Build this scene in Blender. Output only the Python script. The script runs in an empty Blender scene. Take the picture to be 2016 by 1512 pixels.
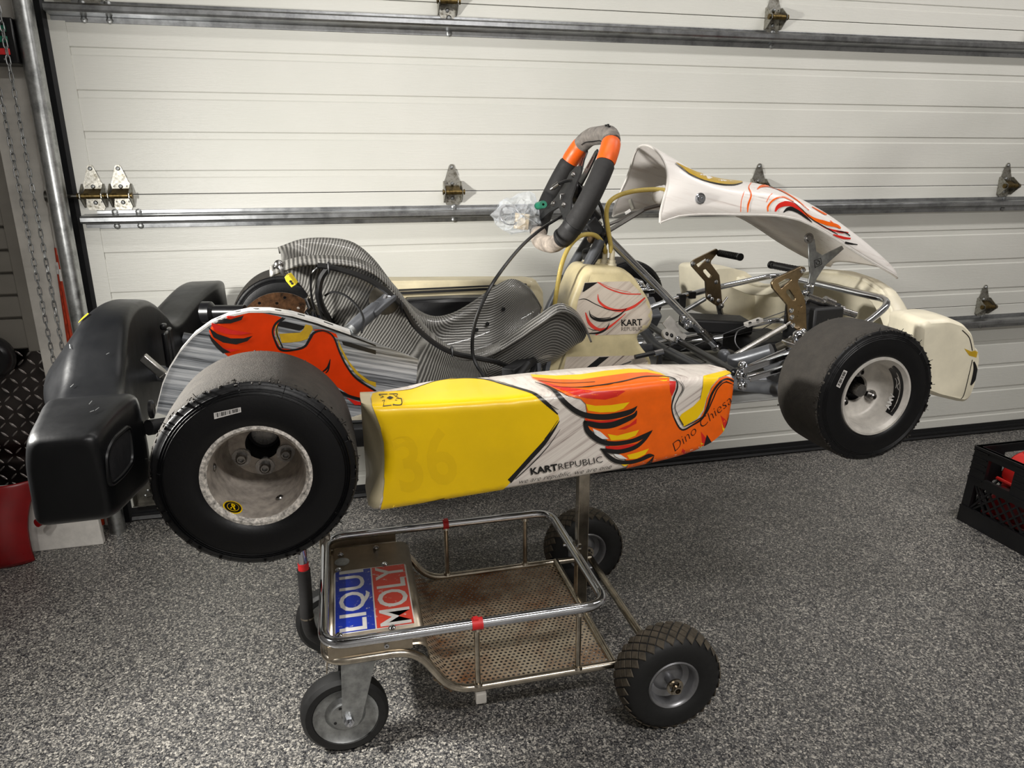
import bpy, bmesh, math, random
import numpy as np
from mathutils import Vector, Matrix
from mathutils.bvhtree import BVHTree
from mathutils.geometry import delaunay_2d_cdt

random.seed(7)
scene = bpy.context.scene
col = scene.collection

# ------------------------------------------------------------------ camera
YAW, PITCH, ROLL, FPX = 0.231543, 0.288467, 0.005265, 1395.596
CAM = Vector((0.0, -2.40595, 1.12))
_f = Vector((math.sin(YAW) * math.cos(PITCH), math.cos(YAW) * math.cos(PITCH), -math.sin(PITCH)))
_r = Vector((math.cos(YAW), -math.sin(YAW), 0.0))
_d = _f.cross(_r)
_r2 = _r * math.cos(ROLL) + _d * math.sin(ROLL)
_d2 = -_r * math.sin(ROLL) + _d * math.cos(ROLL)
cd = bpy.data.cameras.new('camera')
cd.sensor_width = 36.0
cd.lens = 36.0 * FPX / 2016.0
cd.clip_start = 0.02
cam = bpy.data.objects.new('camera', cd)
col.objects.link(cam)
_m = Matrix.Identity(4)
for i in range(3):
    _m[i][0] = _r2[i]; _m[i][1] = -_d2[i]; _m[i][2] = -_f[i]; _m[i][3] = CAM[i]
cam.matrix_world = _m
scene.camera = cam

# ------------------------------------------------------------------ world, lights, exposure
scene.view_settings.view_transform = 'Standard'
scene.view_settings.look = 'None'
scene.view_settings.exposure = 0.05
scene.view_settings.gamma = 1.0
scene.view_settings.use_curve_mapping = False
w = bpy.data.worlds.new('garage_air'); scene.world = w; w.use_nodes = True
w.node_tree.nodes['Background'].inputs[0].default_value = (0.55, 0.57, 0.6, 1)
w.node_tree.nodes['Background'].inputs[1].default_value = 0.05

def area_light(name, loc, target, size, power, color, sizey=None, spread=math.pi):
    l = bpy.data.lights.new(name, 'AREA'); l.energy = power; l.color = color
    l.shape = 'RECTANGLE' if sizey else 'DISK'
    l.size = size
    if sizey: l.size_y = sizey
    l.spread = spread
    o = bpy.data.objects.new(name, l); col.objects.link(o)
    o.location = loc
    o.rotation_euler = (Vector(target) - Vector(loc)).to_track_quat('-Z', 'Y').to_euler()
    return o
# a bright work lamp on the left, out of frame, and the garage's ceiling lamps
area_light('work_lamp', (-0.84, -1.27, 1.10), (1.16, -1.22, 0.70), 0.13, 34.0, (1.0, 0.975, 0.925))
area_light('ceiling_lamp', (0.6, -1.15, 2.66), (0.6, -1.15, 0.0), 1.5, 10.0, (1.0, 0.975, 0.945), 0.14)
area_light('ceiling_lamp', (2.6, -1.15, 2.66), (2.6, -1.15, 0.0), 1.5, 20.0, (1.0, 0.965, 0.945), 0.14)
area_light('ceiling_lamp', (0.7, -3.2, 2.66), (0.7, -3.2, 0.0), 1.5, 60.0, (1.0, 0.975, 0.95), 0.14)

# ------------------------------------------------------------------ pixel <-> place helpers (kart frame: x forward, y away from camera, z up)
PSI = 0.035
KO = Vector((-0.159, -0.808, 0.730))
KX = Vector((math.cos(PSI), math.sin(PSI), 0)); KY = Vector((-math.sin(PSI), math.cos(PSI), 0)); KZ = Vector((0, 0, 1))
def toL(P):
    d = Vector(P) - KO
    return Vector((d.dot(KX), d.dot(KY), d.dot(KZ)))
def toW(l): return KO + KX * l[0] + KY * l[1] + KZ * l[2]
def wray(px, py): return _r2 * ((px - 1008) / FPX) + _d2 * ((py - 756) / FPX) + _f
CAML = toL(CAM)
def lray(px, py):
    d = wray(px, py)
    return Vector((d.dot(KX), d.dot(KY), d.dot(KZ)))
def K(px, py, y):
    d = lray(px, py); return CAML + d * ((y - CAML.y) / d.y)
def Kz(px, py, z):
    d = lray(px, py); return CAML + d * ((z - CAML.z) / d.z)
def Kx(px, py, x):
    d = lray(px, py); return CAML + d * ((x - CAML.x) / d.x)
def W(px, py, y):
    d = wray(px, py); return CAM + d * ((y - CAM.y) / d.y)

# ------------------------------------------------------------------ materials
def lin(c):
    c = [x / 255.0 for x in c]
    return tuple(x / 12.92 if x <= 0.04045 else ((x + 0.055) / 1.055) ** 2.4 for x in c) + (1.0,)
class NT:
    def __init__(s, name):
        s.m = bpy.data.materials.new(name); s.m.use_nodes = True
        s.t = s.m.node_tree; s.b = s.t.nodes['Principled BSDF']; s.out = s.t.nodes['Material Output']
        s.co = s.t.nodes.new('ShaderNodeTexCoord')
    def n(s, typ, **kw):
        x = s.t.nodes.new(typ)
        for k, v in kw.items():
            if isinstance(v, dict) and k == 'inp':
                for a, b in v.items(): x.inputs[a].default_value = b
            else: setattr(x, k, v)
        return x
    def l(s, a, b): s.t.links.new(a, b)
    def mapping(s, scale=(1, 1, 1), rot=(0, 0, 0), src='Object'):
        mp = s.n('ShaderNodeMapping'); mp.inputs['Scale'].default_value = scale; mp.inputs['Rotation'].default_value = rot
        s.l(s.co.outputs[src], mp.inputs['Vector']); return mp.outputs[0]
    def noise(s, scale=10, detail=4, rough=.5, vec=None):
        x = s.n('ShaderNodeTexNoise'); x.inputs['Scale'].default_value = scale; x.inputs['Detail'].default_value = detail
        x.inputs['Roughness'].default_value = rough
        s.l(vec if vec is not None else s.co.outputs['Object'], x.inputs['Vector']); return x.outputs['Fac']
    def ramp(s, fac, stops, interp='LINEAR'):
        r = s.n('ShaderNodeValToRGB'); r.color_ramp.interpolation = interp
        e = r.color_ramp.elements
        while len(e) < len(stops): e.new(0.5)
        for el, (p, c) in zip(e, stops):
            el.position = p; el.color = c if len(c) == 4 else lin(c)
        s.l(fac, r.inputs[0]); return r.outputs[0]
    def mix(s, fac, a, b):
        x = s.n('ShaderNodeMix', data_type='RGBA')
        for sock, v in ((x.inputs[6], a), (x.inputs[7], b)):
            if isinstance(v, tuple): sock.default_value = v if len(v) == 4 else lin(v)
            else: s.l(v, sock)
        if isinstance(fac, (int, float)): x.inputs[0].default_value = fac
        else: s.l(fac, x.inputs[0])
        return x.outputs[2]
    def math(s, op, a, b=None, c=None):
        x = s.n('ShaderNodeMath', operation=op)
        for i, v in enumerate((a, b, c)):
            if v is None: continue
            if isinstance(v, (int, float)): x.inputs[i].default_value = v
            else: s.l(v, x.inputs[i])
        return x.outputs[0]
    def bump(s, h, strength=.3, dist=.001):
        b = s.n('ShaderNodeBump'); b.inputs['Strength'].default_value = strength; b.inputs['Distance'].default_value = dist
        s.l(h, b.inputs['Height']); s.l(b.outputs[0], s.b.inputs['Normal'])
    def set(s, **kw):
        for k, v in kw.items():
            k = k.replace('_', ' ')
            sock = s.b.inputs[k]
            if isinstance(v, (int, float)): sock.default_value = v
            elif isinstance(v, tuple): sock.default_value = v if len(v) == 4 else lin(v)
            else: s.l(v, sock)
        return s
MATS = {}
def simple(name, c, rough=.5, metal=0.0, var=.12, vscale=40, bump=0.0, bscale=300, coat=0.0, spec=.5):
    t = NT(name)
    nz = t.noise(vscale, 5, .6)
    dark = tuple(max(0, x * (1 - var)) for x in c); lite = tuple(min(255, x * (1 + var * .5)) for x in c)
    t.set(Base_Color=t.ramp(nz, [(.3, dark), (.7, lite)]), Metallic=metal)
    rn = t.n('ShaderNodeMapRange'); t.l(t.noise(vscale * 2.3, 3), rn.inputs[0])
    rn.inputs[3].default_value = max(0.02, rough * .8); rn.inputs[4].default_value = min(1, rough * 1.2)
    t.l(rn.outputs[0], t.b.inputs['Roughness'])
    t.b.inputs['Coat Weight'].default_value = coat
    t.b.inputs['Specular IOR Level'].default_value = spec
    if bump: t.bump(t.noise(bscale, 4, .6), bump, .002)
    MATS[name] = t.m
    return t.m

simple('black_plastic', (8, 9, 11), .36, var=.2, vscale=14, bump=.12, bscale=60, spec=.32)
simple('black_matte', (20, 20, 22), .6)
simple('black_satin', (16, 16, 18), .3)
simple('grip_rubber', (36, 35, 35), .75, bump=.15, bscale=500)
simple('suede_grey', (128, 122, 116), .9, var=.25, vscale=60, bump=.3, bscale=700)
simple('suede_light', (172, 160, 148), .9, var=.3, vscale=45, bump=.3, bscale=700)
simple('orange_vinyl', (238, 98, 22), .42, var=.08)
simple('chrome', (205, 207, 212), .09, 1.0, var=.06, vscale=30)
simple('steel', (150, 148, 146), .28, 1.0, var=.15, vscale=60)
simple('nickel', (184, 175, 160), .22, 1.0, var=.18, vscale=35)
simple('zinc', (168, 170, 170), .42, 1.0, var=.2, vscale=50)
simple('frame_grey', (92, 94, 98), .38, .35, var=.1)
simple('alu', (176, 174, 170), .3, 1.0, var=.12, vscale=80)
simple('alu_white', (214, 210, 204), .45, .3, var=.1)
simple('bronze', (158, 138, 110), .3, 1.0, var=.12, vscale=50)
simple('magnesium', (172, 163, 153), .55, .25, var=.22, vscale=55, bump=.2, bscale=400)
simple('magnesium_scuffed', (196, 190, 182), .6, .2, var=.5, vscale=170, bump=.5, bscale=300)
simple('sidewall', (6, 6, 8), .44, var=.2, vscale=70, bump=.1, bscale=250, spec=.3)
simple('decal_black', (18, 17, 17), .35)
simple('decal_orange', (240, 100, 6), .34, var=.05, coat=.1, spec=.35)
simple('decal_orange_deep', (214, 56, 2), .5, var=.05, spec=.15)
simple('decal_red', (208, 36, 26), .34, var=.06, coat=.1, spec=.35)
simple('decal_redline', (214, 62, 48), .35)
simple('decal_yellow', (238, 196, 0), .34, var=.04, vscale=9, coat=.1, spec=.35)
simple('decal_yellow_faint', (231, 189, 0), .36, var=.04, vscale=9, coat=.1, spec=.35)
simple('decal_yellow_dull', (198, 160, 30), .35, coat=.2)
simple('decal_white', (232, 230, 226), .4)
simple('decal_blue', (26, 58, 170), .4, var=.2, vscale=90)
simple('decal_salmon', (226, 84, 60), .4, var=.25, vscale=120)
simple('cream_plastic', (206, 194, 160), .42, var=.1, vscale=11, coat=.1)
simple('tank_plastic', (208, 194, 152), .4, var=.12, vscale=14)
simple('nose_plastic', (232, 224, 200), .4, var=.08, vscale=10)
simple('tag_yellow', (226, 200, 50), .45)
simple('red_tape', (222, 40, 42), .5)
simple('red_plastic', (124, 12, 16), .3, var=.12, vscale=12, bump=.08, bscale=30)
simple('white_plastic', (214, 210, 204), .5, var=.06)
simple('orange_stake', (176, 50, 14), .4)
simple('trim_white', (196, 192, 184), .55, var=.12, vscale=9)
simple('wall_paint', (185, 183, 180), .8, var=.06, vscale=6)
simple('seal_black', (14, 15, 18), .5)
simple('rubber_hose', (14, 14, 15), .35)
simple('braided', (96, 96, 98), .4, .6)
simple('screw_blue', (70, 74, 92), .3, 1.0)
simple('crate_black', (14, 14, 17), .45, bump=.1, bscale=80)
simple('lamp_blue', (30, 110, 190), .4)
simple('green_plastic', (18, 110, 84), .35)
simple('paper', (216, 196, 164), .8, var=.25, vscale=140)
simple('paper_white', (214, 210, 206), .7, var=.1, vscale=200)
simple('grey_plastic', (120, 120, 116), .5)
simple('disc_rust', (86, 60, 40), .4, .75, var=.6, vscale=45, bump=.2)
simple('galv_dark', (120, 118, 112), .34, 1.0, var=.3, vscale=30)

def galv(name, lo, hi, rough, scale):
    t = NT(name)
    v = t.mapping((1, 1, 1))
    a = t.noise(scale, 5, .7)
    t.set(Base_Color=t.ramp(a, [(.3, lo), (.55, hi), (.75, tuple(x * .85 for x in hi))]), Metallic=1.0,
          Roughness=t.math('MULTIPLY_ADD', t.noise(scale * 1.7, 4), .3, rough - .12))
    t.bump(t.noise(scale * 3, 3), .15, .001)
    MATS[name] = t.m
simple('slat_grey', (116, 112, 104), .5, var=.06, vscale=8)
simple('red_bright', (232, 44, 40), .35, var=.08, vscale=14)
simple('nickel_satin', (176, 164, 146), .34, 1.0, var=.12, vscale=20)
simple('sticker_white', (226, 222, 216), .35, var=.06)
simple('rim_grey', (142, 142, 144), .35, .7, var=.1)
def worn(name, c):
    t = NT(name)
    k = t.ramp(t.noise(55, 7, .75), [(.60, (0, 0, 0)), (.66, (255, 255, 255))])
    t.set(Base_Color=t.mix(k, c, (222, 218, 212)), Roughness=.35); MATS[name] = t.m
worn('sticker_blue', (24, 52, 168)); worn('sticker_red', (226, 66, 46))
simple('caliper_grey', (66, 62, 54), .4, .6)
simple('disc_hole', (205, 198, 180), .5)
simple('alu_dark', (96, 92, 90), .35, 1.0)
simple('tray_grey', (150, 150, 148), .5, .3, var=.15, vscale=8)
galv('galvanised', (142, 144, 144), (196, 198, 198), .32, 26)
galv('hinge_steel', (92, 86, 70), (178, 176, 168), .4, 75)
galv('hinge_greasy', (52, 42, 22), (122, 104, 66), .4, 60)
simple('rim_silver', (200, 195, 187), .5, .2, var=.12, vscale=40)
galv('strut_steel', (128, 130, 132), (176, 178, 180), .3, 12)

def rusty_nickel():
    t = NT('deck_mesh')
    # perforated plate: holes cut through with a staggered grid
    mp = t.mapping((1, 1, 1))
    sp = t.n('ShaderNodeSeparateXYZ'); t.l(mp, sp.inputs[0])
    p = 0.0108
    x = t.math('DIVIDE', sp.outputs[0], p); y = t.math('DIVIDE', sp.outputs[1], p * .866)
    row = t.math('FLOOR', y)
    off = t.math('MULTIPLY', t.math('MODULO', t.math('ABSOLUTE', row), 2.0), .5)
    fx = t.math('SUBTRACT', t.math('FRACT', t.math('ADD', x, off)), .5)
    fy = t.math('SUBTRACT', t.math('FRACT', y), .5)
    d = t.math('SQRT', t.math('ADD', t.math('MULTIPLY', fx, fx), t.math('MULTIPLY', fy, fy)))
    hole = t.math('LESS_THAN', d, .30)
    rust = t.ramp(t.noise(6.5, 6, .65), [(.42, (0, 0, 0)), (.66, (255, 255, 255))])
    base = t.mix(rust, (188, 174, 150), (128, 78, 36))
    t.set(Base_Color=base, Metallic=.45, Roughness=.45)
    tr = t.n('ShaderNodeBsdfTransparent'); ms = t.n('ShaderNodeMixShader')
    t.l(hole, ms.inputs[0]); t.l(t.b.outputs[0], ms.inputs[1]); t.l(tr.outputs[0], ms.inputs[2])
    t.l(ms.outputs[0], t.out.inputs[0])
    MATS['deck_mesh'] = t.m
rusty_nickel()

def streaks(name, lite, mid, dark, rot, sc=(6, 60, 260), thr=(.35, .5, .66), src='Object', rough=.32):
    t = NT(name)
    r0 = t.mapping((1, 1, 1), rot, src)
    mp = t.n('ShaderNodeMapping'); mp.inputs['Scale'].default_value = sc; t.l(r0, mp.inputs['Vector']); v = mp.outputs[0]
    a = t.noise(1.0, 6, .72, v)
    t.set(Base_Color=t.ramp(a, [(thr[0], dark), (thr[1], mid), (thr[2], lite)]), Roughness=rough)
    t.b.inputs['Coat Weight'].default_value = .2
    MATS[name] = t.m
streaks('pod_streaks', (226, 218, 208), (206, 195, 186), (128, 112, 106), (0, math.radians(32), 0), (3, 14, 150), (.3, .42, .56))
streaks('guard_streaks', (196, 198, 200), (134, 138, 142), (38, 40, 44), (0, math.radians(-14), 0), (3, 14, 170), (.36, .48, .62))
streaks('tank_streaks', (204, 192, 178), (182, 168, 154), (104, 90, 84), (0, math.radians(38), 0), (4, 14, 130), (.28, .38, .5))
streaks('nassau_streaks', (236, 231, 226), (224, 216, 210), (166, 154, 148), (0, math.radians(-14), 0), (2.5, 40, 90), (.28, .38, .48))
streaks('brushed_light', (212, 205, 192), (200, 190, 176), (170, 150, 130), (0, 0, 0), (4, 30, 120))

def seat_mat():
    t = NT('seat_fibre')
    uv = t.co.outputs['UV']
    sp = t.n('ShaderNodeSeparateXYZ'); t.l(uv, sp.inputs[0])
    wob = t.math('MULTIPLY', t.math('SUBTRACT', t.noise(22, 3), .5), .5)
    ph = t.math('MULTIPLY', t.math('ADD', t.math('MULTIPLY', sp.outputs[0], 1.0), t.math('MULTIPLY', wob, .012)), 2 * math.pi / .0068)
    s = t.math('MULTIPLY_ADD', t.math('SINE', ph), .5, .5)
    tow = t.math('MULTIPLY_ADD', t.math('SINE', t.math('MULTIPLY', sp.outputs[1], 2 * math.pi / .0042)), .5, .5)
    k = t.math('ADD', t.math('MULTIPLY', s, .86), t.math('MULTIPLY', tow, .14))
    t.set(Base_Color=t.ramp(k, [(.10, (66, 65, 62)), (.5, (104, 102, 98)), (.92, (146, 144, 139))]), Metallic=.35, Roughness=.36)
    t.b.inputs['Coat Weight'].default_value = .25
    t.bump(k, .35, .0015)
    MATS['seat_fibre'] = t.m
seat_mat()

def tread_mat(name, lo, hi):
    t = NT(name)
    a = t.noise(45, 6, .7); b = t.noise(420, 3, .7)
    t.set(Base_Color=t.mix(t.math('MULTIPLY', a, .9), lo, hi), Roughness=.85)
    t.bump(t.math('ADD', b, t.math('MULTIPLY', t.noise(110, 5, .75), 1.4)), .7, .0025)
    MATS[name] = t.m
tread_mat('tread', (30, 28, 26), (74, 69, 62))

def lug_mat():
    t = NT('cart_tread')
    simple('cart_rubber', (20, 20, 20), .6)
lug_mat()
simple('cart_lug', (78, 70, 58), .8, var=.3, vscale=60)

def door_mat():
    t = NT('door_white')
    g = t.noise(1.0, 6, .7, t.mapping((14, 60, 330)))
    g2 = t.noise(1.0, 3, .6, t.mapping((40, 40, 150)))
    t.set(Base_Color=t.ramp(t.noise(2.2, 4), [(.3, (214, 214, 206)), (.7, (224, 223, 216))]), Roughness=.36)
    t.bump(t.math('ADD', g, t.math('MULTIPLY', g2, .6)), .34, .0022)
    MATS['door_white'] = t.m
door_mat()

def floor_mat():
    t = NT('flake_epoxy')
    v1 = t.n('ShaderNodeTexVoronoi'); v1.inputs['Scale'].default_value = 260
    v2 = t.n('ShaderNodeTexVoronoi'); v2.inputs['Scale'].default_value = 430
    wv = t.n('ShaderNodeVectorMath', operation='ADD')
    nz = t.n('ShaderNodeTexNoise'); nz.inputs['Scale'].default_value = 160; t.l(t.co.outputs['Object'], nz.inputs['Vector'])
    sc = t.n('ShaderNodeVectorMath', operation='SCALE'); sc.inputs['Scale'].default_value = .006
    t.l(nz.outputs['Color'], sc.inputs[0]); t.l(t.co.outputs['Object'], wv.inputs[0]); t.l(sc.outputs[0], wv.inputs[1])
    t.l(wv.outputs[0], v1.inputs['Vector']); t.l(wv.outputs[0], v2.inputs['Vector'])
    s1 = t.n('ShaderNodeSeparateColor'); t.l(v1.outputs['Color'], s1.inputs[0])
    s2 = t.n('ShaderNodeSeparateColor'); t.l(v2.outputs['Color'], s2.inputs[0])
    a = t.ramp(s1.outputs[0], [(0, (30, 30, 33)), (.26, (70, 70, 72)), (.52, (106, 105, 102)), (.76, (164, 160, 152)), (.90, (228, 222, 210))], 'CONSTANT')
    b = t.ramp(s2.outputs[1], [(0, (26, 27, 31)), (.27, (80, 80, 82)), (.62, (134, 131, 126)), (.86, (212, 206, 195))], 'CONSTANT')
    c = t.mix(.5, a, b)
    big = t.ramp(t.noise(3, 3), [(.35, (206, 206, 206)), (.65, (255, 255, 255))])
    m = t.n('ShaderNodeMix', data_type='RGBA', blend_type='MULTIPLY'); m.inputs[0].default_value = .5
    t.l(c, m.inputs[6]); t.l(big, m.inputs[7])
    t.set(Base_Color=m.outputs[2], Roughness=.42)
    t.bump(s1.outputs[0], .25, .0008)
    MATS['flake_epoxy'] = t.m
floor_mat()

def glassy(name, c, alpha, rough=.08, ior=1.3):
    t = NT(name)
    t.set(Base_Color=c, Roughness=rough)
    t.b.inputs['IOR'].default_value = ior
    tr = t.n('ShaderNodeBsdfTransparent'); tr.inputs[0].default_value = lin(c)
    ms = t.n('ShaderNodeMixShader'); ms.inputs[0].default_value = alpha
    t.l(tr.outputs[0], ms.inputs[1]); t.l(t.b.outputs[0], ms.inputs[2]); t.l(ms.outputs[0], t.out.inputs[0])
    t.bump(t.noise(60, 4, .7), .6, .004)
    MATS[name] = t.m
glassy('bag_film', (246, 248, 250), .22, .04)
glassy('fuel_hose', (206, 184, 104), .72, .15)
glassy('clear_plastic', (222, 214, 190), .7, .15)

def deckplate_mat():
    t = NT('checker_plate')
    t.set(Base_Color=t.ramp(t.noise(14, 4), [(.3, (74, 70, 70)), (.7, (112, 106, 105))]), Metallic=1.0, Roughness=.18)
    t.bump(t.noise(90, 3), .1, .001)
    MATS['checker_plate'] = t.m
deckplate_mat()
simple('checker_worn', (222, 218, 214), .3, 1.0, var=.1)  # brighter metal for the raised lozenges, their highlight put into the colour

# ------------------------------------------------------------------ mesh helpers
def vlist(pts): return [Vector(p) for p in pts]
def spline(pts, n=6, closed=False):
    P = [Vector(p) for p in pts]; out = []
    N = len(P); rng = range(N if closed else N - 1)
    for i in rng:
        if closed: p0, p1, p2, p3 = P[i - 1], P[i], P[(i + 1) % N], P[(i + 2) % N]
        else: p0, p1, p2, p3 = P[max(i - 1, 0)], P[i], P[i + 1], P[min(i + 2, N - 1)]
        for k in range(n):
            t = k / n
            out.append(.5 * ((2 * p1) + (p2 - p0) * t + (2 * p0 - 5 * p1 + 4 * p2 - p3) * t * t + (3 * p1 - p0 - 3 * p2 + p3) * t ** 3))
    if not closed: out.append(P[-1])
    return out
def fillet(pts, r, n=5, closed=False):
    """polyline with rounded corners"""
    P = vlist(pts); out = []; N = len(P)
    for i, p in enumerate(P):
        if not closed and i in (0, N - 1): out.append(p); continue
        a = P[i - 1]; b = P[(i + 1) % N]
        rr = min(r, (a - p).length * .48, (b - p).length * .48)
        s = p + (a - p).normalized() * rr; e = p + (b - p).normalized() * rr
        for k in range(n + 1):
            t = k / n
            out.append(s * (1 - t) ** 2 + p * 2 * t * (1 - t) + e * t * t)
    return out
class MB:
    def __init__(s): s.v = []; s.f = []; s.mi = []; s.uv = {}
    def add(s, verts, faces, mi=0):
        o = len(s.v); s.v += [Vector(v) for v in verts]
        for f in faces: s.f.append(tuple(i + o for i in f)); s.mi.append(mi)
        return o
    def box(s, c, size, M=None, mi=0):
        hx, hy, hz = size[0] / 2, size[1] / 2, size[2] / 2
        vs = [Vector((x * hx, y * hy, z * hz)) for x in (-1, 1) for y in (-1, 1) for z in (-1, 1)]
        if M is not None: vs = [M @ v for v in vs]
        s.add([v + Vector(c) for v in vs], [(0, 1, 3, 2), (4, 6, 7, 5), (0, 4, 5, 1), (2, 3, 7, 6), (0, 2, 6, 4), (1, 5, 7, 3)], mi)
        return s
    def bar(s, a, b, wdt, hgt, up=(0, 0, 1), mi=0):
        a = Vector(a); b = Vector(b); x = (b - a); L = x.length; x.normalize()
        y = Vector(up).cross(x)
        if y.length < 1e-5: y = Vector((0, 1, 0)).cross(x)
        y.normalize(); z = x.cross(y)
        M = Matrix((x, y, z)).transposed()
        return s.box((a + b) / 2, (L, wdt, hgt), M, mi)
    def tube(s, pts, r, n=10, closed=False, mi=0, caps=True):
        P = vlist(pts); N = len(P)
        rs = r if isinstance(r, (list, tuple)) else [r] * N
        T = []
        for i in range(N):
            a = P[i - 1] if (i > 0 or closed) else P[i]; b = P[(i + 1) % N] if (i < N - 1 or closed) else P[i]
            T.append((b - a).normalized())
        u = T[0].orthogonal().normalized(); rings = []
        base = len(s.v)
        for i in range(N):
            u = (u - T[i] * u.dot(T[i]))
            if u.length < 1e-6: u = T[i].orthogonal()
            u.normalize(); w_ = T[i].cross(u)
            for k in range(n):
                a = 2 * math.pi * k / n
                s.v.append(P[i] + (u * math.cos(a) + w_ * math.sin(a)) * rs[i])
        for i in range(N if closed else N - 1):
            j = (i + 1) % N
            for k in range(n):
                k2 = (k + 1) % n
                s.f.append((base + i * n + k, base + i * n + k2, base + j * n + k2, base + j * n + k)); s.mi.append(mi)
        if not closed and caps:
            s.f.append(tuple(base + k for k in range(n))[::-1]); s.mi.append(mi)
            s.f.append(tuple(base + (N - 1) * n + k for k in range(n))); s.mi.append(mi)
        return s
    def cyl(s, a, b, r, n=16, mi=0): return s.tube([a, b], r, n, mi=mi)
    def lathe(s, prof, o=(0, 0, 0), ax=(0, 1, 0), n=48, mi=0, mif=None, closed=False, start=0.0):
        o = Vector(o); a = Vector(ax).normalized(); u = a.orthogonal().normalized()
        if abs(a.y) > .9: u = Vector((1, 0, 0))
        w_ = a.cross(u); base = len(s.v); m = len(prof)
        for k in range(n):
            t = start + 2 * math.pi * k / n; d = u * math.cos(t) + w_ * math.sin(t)
            for h, r in prof: s.v.append(o + a * h + d * r)
        for k in range(n):
            k2 = (k + 1) % n
            for j in range(m if closed else m - 1):
                j2 = (j + 1) % m
                s.f.append((base + k * m + j, base + k2 * m + j, base + k2 * m + j2, base + k * m + j2))
                s.mi.append(mif(j) if mif else mi)
        return s
    def loft(s, secs, cap=True, mi=0, closed_sec=True):
        m = len(secs[0]); base = len(s.v)
        for q in secs: s.v += [Vector(p) for p in q]
        for i in range(len(secs) - 1):
            for j in range(m if closed_sec else m - 1):
                j2 = (j + 1) % m
                s.f.append((base + i * m + j, base + i * m + j2, base + (i + 1) * m + j2, base + (i + 1) * m + j)); s.mi.append(mi)
        if cap and closed_sec:
            s.f.append(tuple(base + j for j in range(m))[::-1]); s.mi.append(mi)
            e = base + (len(secs) - 1) * m
            s.f.append(tuple(e + j for j in range(m))); s.mi.append(mi)
        return s
    def prism(s, A, B, mi=0): return s.loft([A, B], True, mi)
    def sphere(s, c, r, n=10, mi=0, sc=(1, 1, 1)):
        prof = [(-r * math.cos(math.pi * i / 6), max(1e-5, r * math.sin(math.pi * i / 6))) for i in range(7)]
        b = len(s.v); s.lathe(prof, (0, 0, 0), (0, 0, 1), n, mi)
        for i in range(b, len(s.v)): v = s.v[i]; s.v[i] = Vector((v.x * sc[0], v.y * sc[1], v.z * sc[2])) + Vector(c)
        return s
    def build(s, name, mats, parent=None, smooth=True, angle=38, bevel=0, subsurf=0, solid=0, uv=None, weld=True):
        me = bpy.data.meshes.new(name)
        me.from_pydata([tuple(v) for v in s.v], [], s.f)
        if not isinstance(mats, (list, tuple)): mats = [mats]
        for m in mats: me.materials.append(MATS[m])
        if len(mats) > 1: me.polygons.foreach_set('material_index', s.mi)
        if uv is not None:
            L = me.uv_layers.new(name='UVMap')
            for lp in me.loops: L.data[lp.index].uv = uv[lp.vertex_index]
        bm = bmesh.new(); bm.from_mesh(me)
        if weld: bmesh.ops.remove_doubles(bm, verts=bm.verts, dist=1e-6)
        bmesh.ops.recalc_face_normals(bm, faces=bm.faces)
        if smooth:
            c = math.radians(angle)
            for f in bm.faces: f.smooth = True
            for e in bm.edges:
                if len(e.link_faces) == 2:
                    try:
                        if e.calc_face_angle() > c: e.smooth = False
                    except ValueError: pass
        bm.to_mesh(me); bm.free()
        return link(name, me, parent, bevel, subsurf, solid)
def link(name, me, parent=None, bevel=0, subsurf=0, solid=0):
    o = bpy.data.objects.new(name, me); col.objects.link(o)
    if parent is not None:
        o.parent = parent
        if parent.get('_w'):
            o.matrix_parent_inverse = PINV[parent.name]
            if parent.type == 'MESH' or True: pass
    if solid:
        m = o.modifiers.new('solid', 'SOLIDIFY'); m.thickness = solid; m.offset = 0
    if subsurf:
        m = o.modifiers.new('sub', 'SUBSURF'); m.levels = subsurf; m.render_levels = subsurf
    if bevel:
        m = o.modifiers.new('bevel', 'BEVEL'); m.width = bevel; m.segments = 2; m.limit_method = 'ANGLE'; m.angle_limit = math.radians(40)
        m.harden_normals = False
    return o
PINV = {}
def thing(name, label, cat, loc=(0, 0, 0), rz=0.0, group=None, world=True):
    """an empty at the thing's base; its parts are given in room coordinates when world is True"""
    o = bpy.data.objects.new(name, None); col.objects.link(o)
    o.empty_display_size = .05
    o.location = loc; o.rotation_euler = (0, 0, rz)
    o['label'] = label; o['category'] = cat
    if group: o['group'] = group
    if world:
        M = Matrix.Translation(loc) @ Matrix.Rotation(rz, 4, 'Z')
        PINV[o.name] = M.inverted()
    return o
def part(mb, name, mat, parent, **kw):
    o = mb.build(name, mat, parent, **kw)
    if parent is not None and parent.name in PINV: o.matrix_parent_inverse = PINV[parent.name]
    return o
def tag(o, label, cat, group=None):
    o['label'] = label; o['category'] = cat
    if group: o['group'] = group
    return o
def struct(o): o['kind'] = 'structure'; return o
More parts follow.
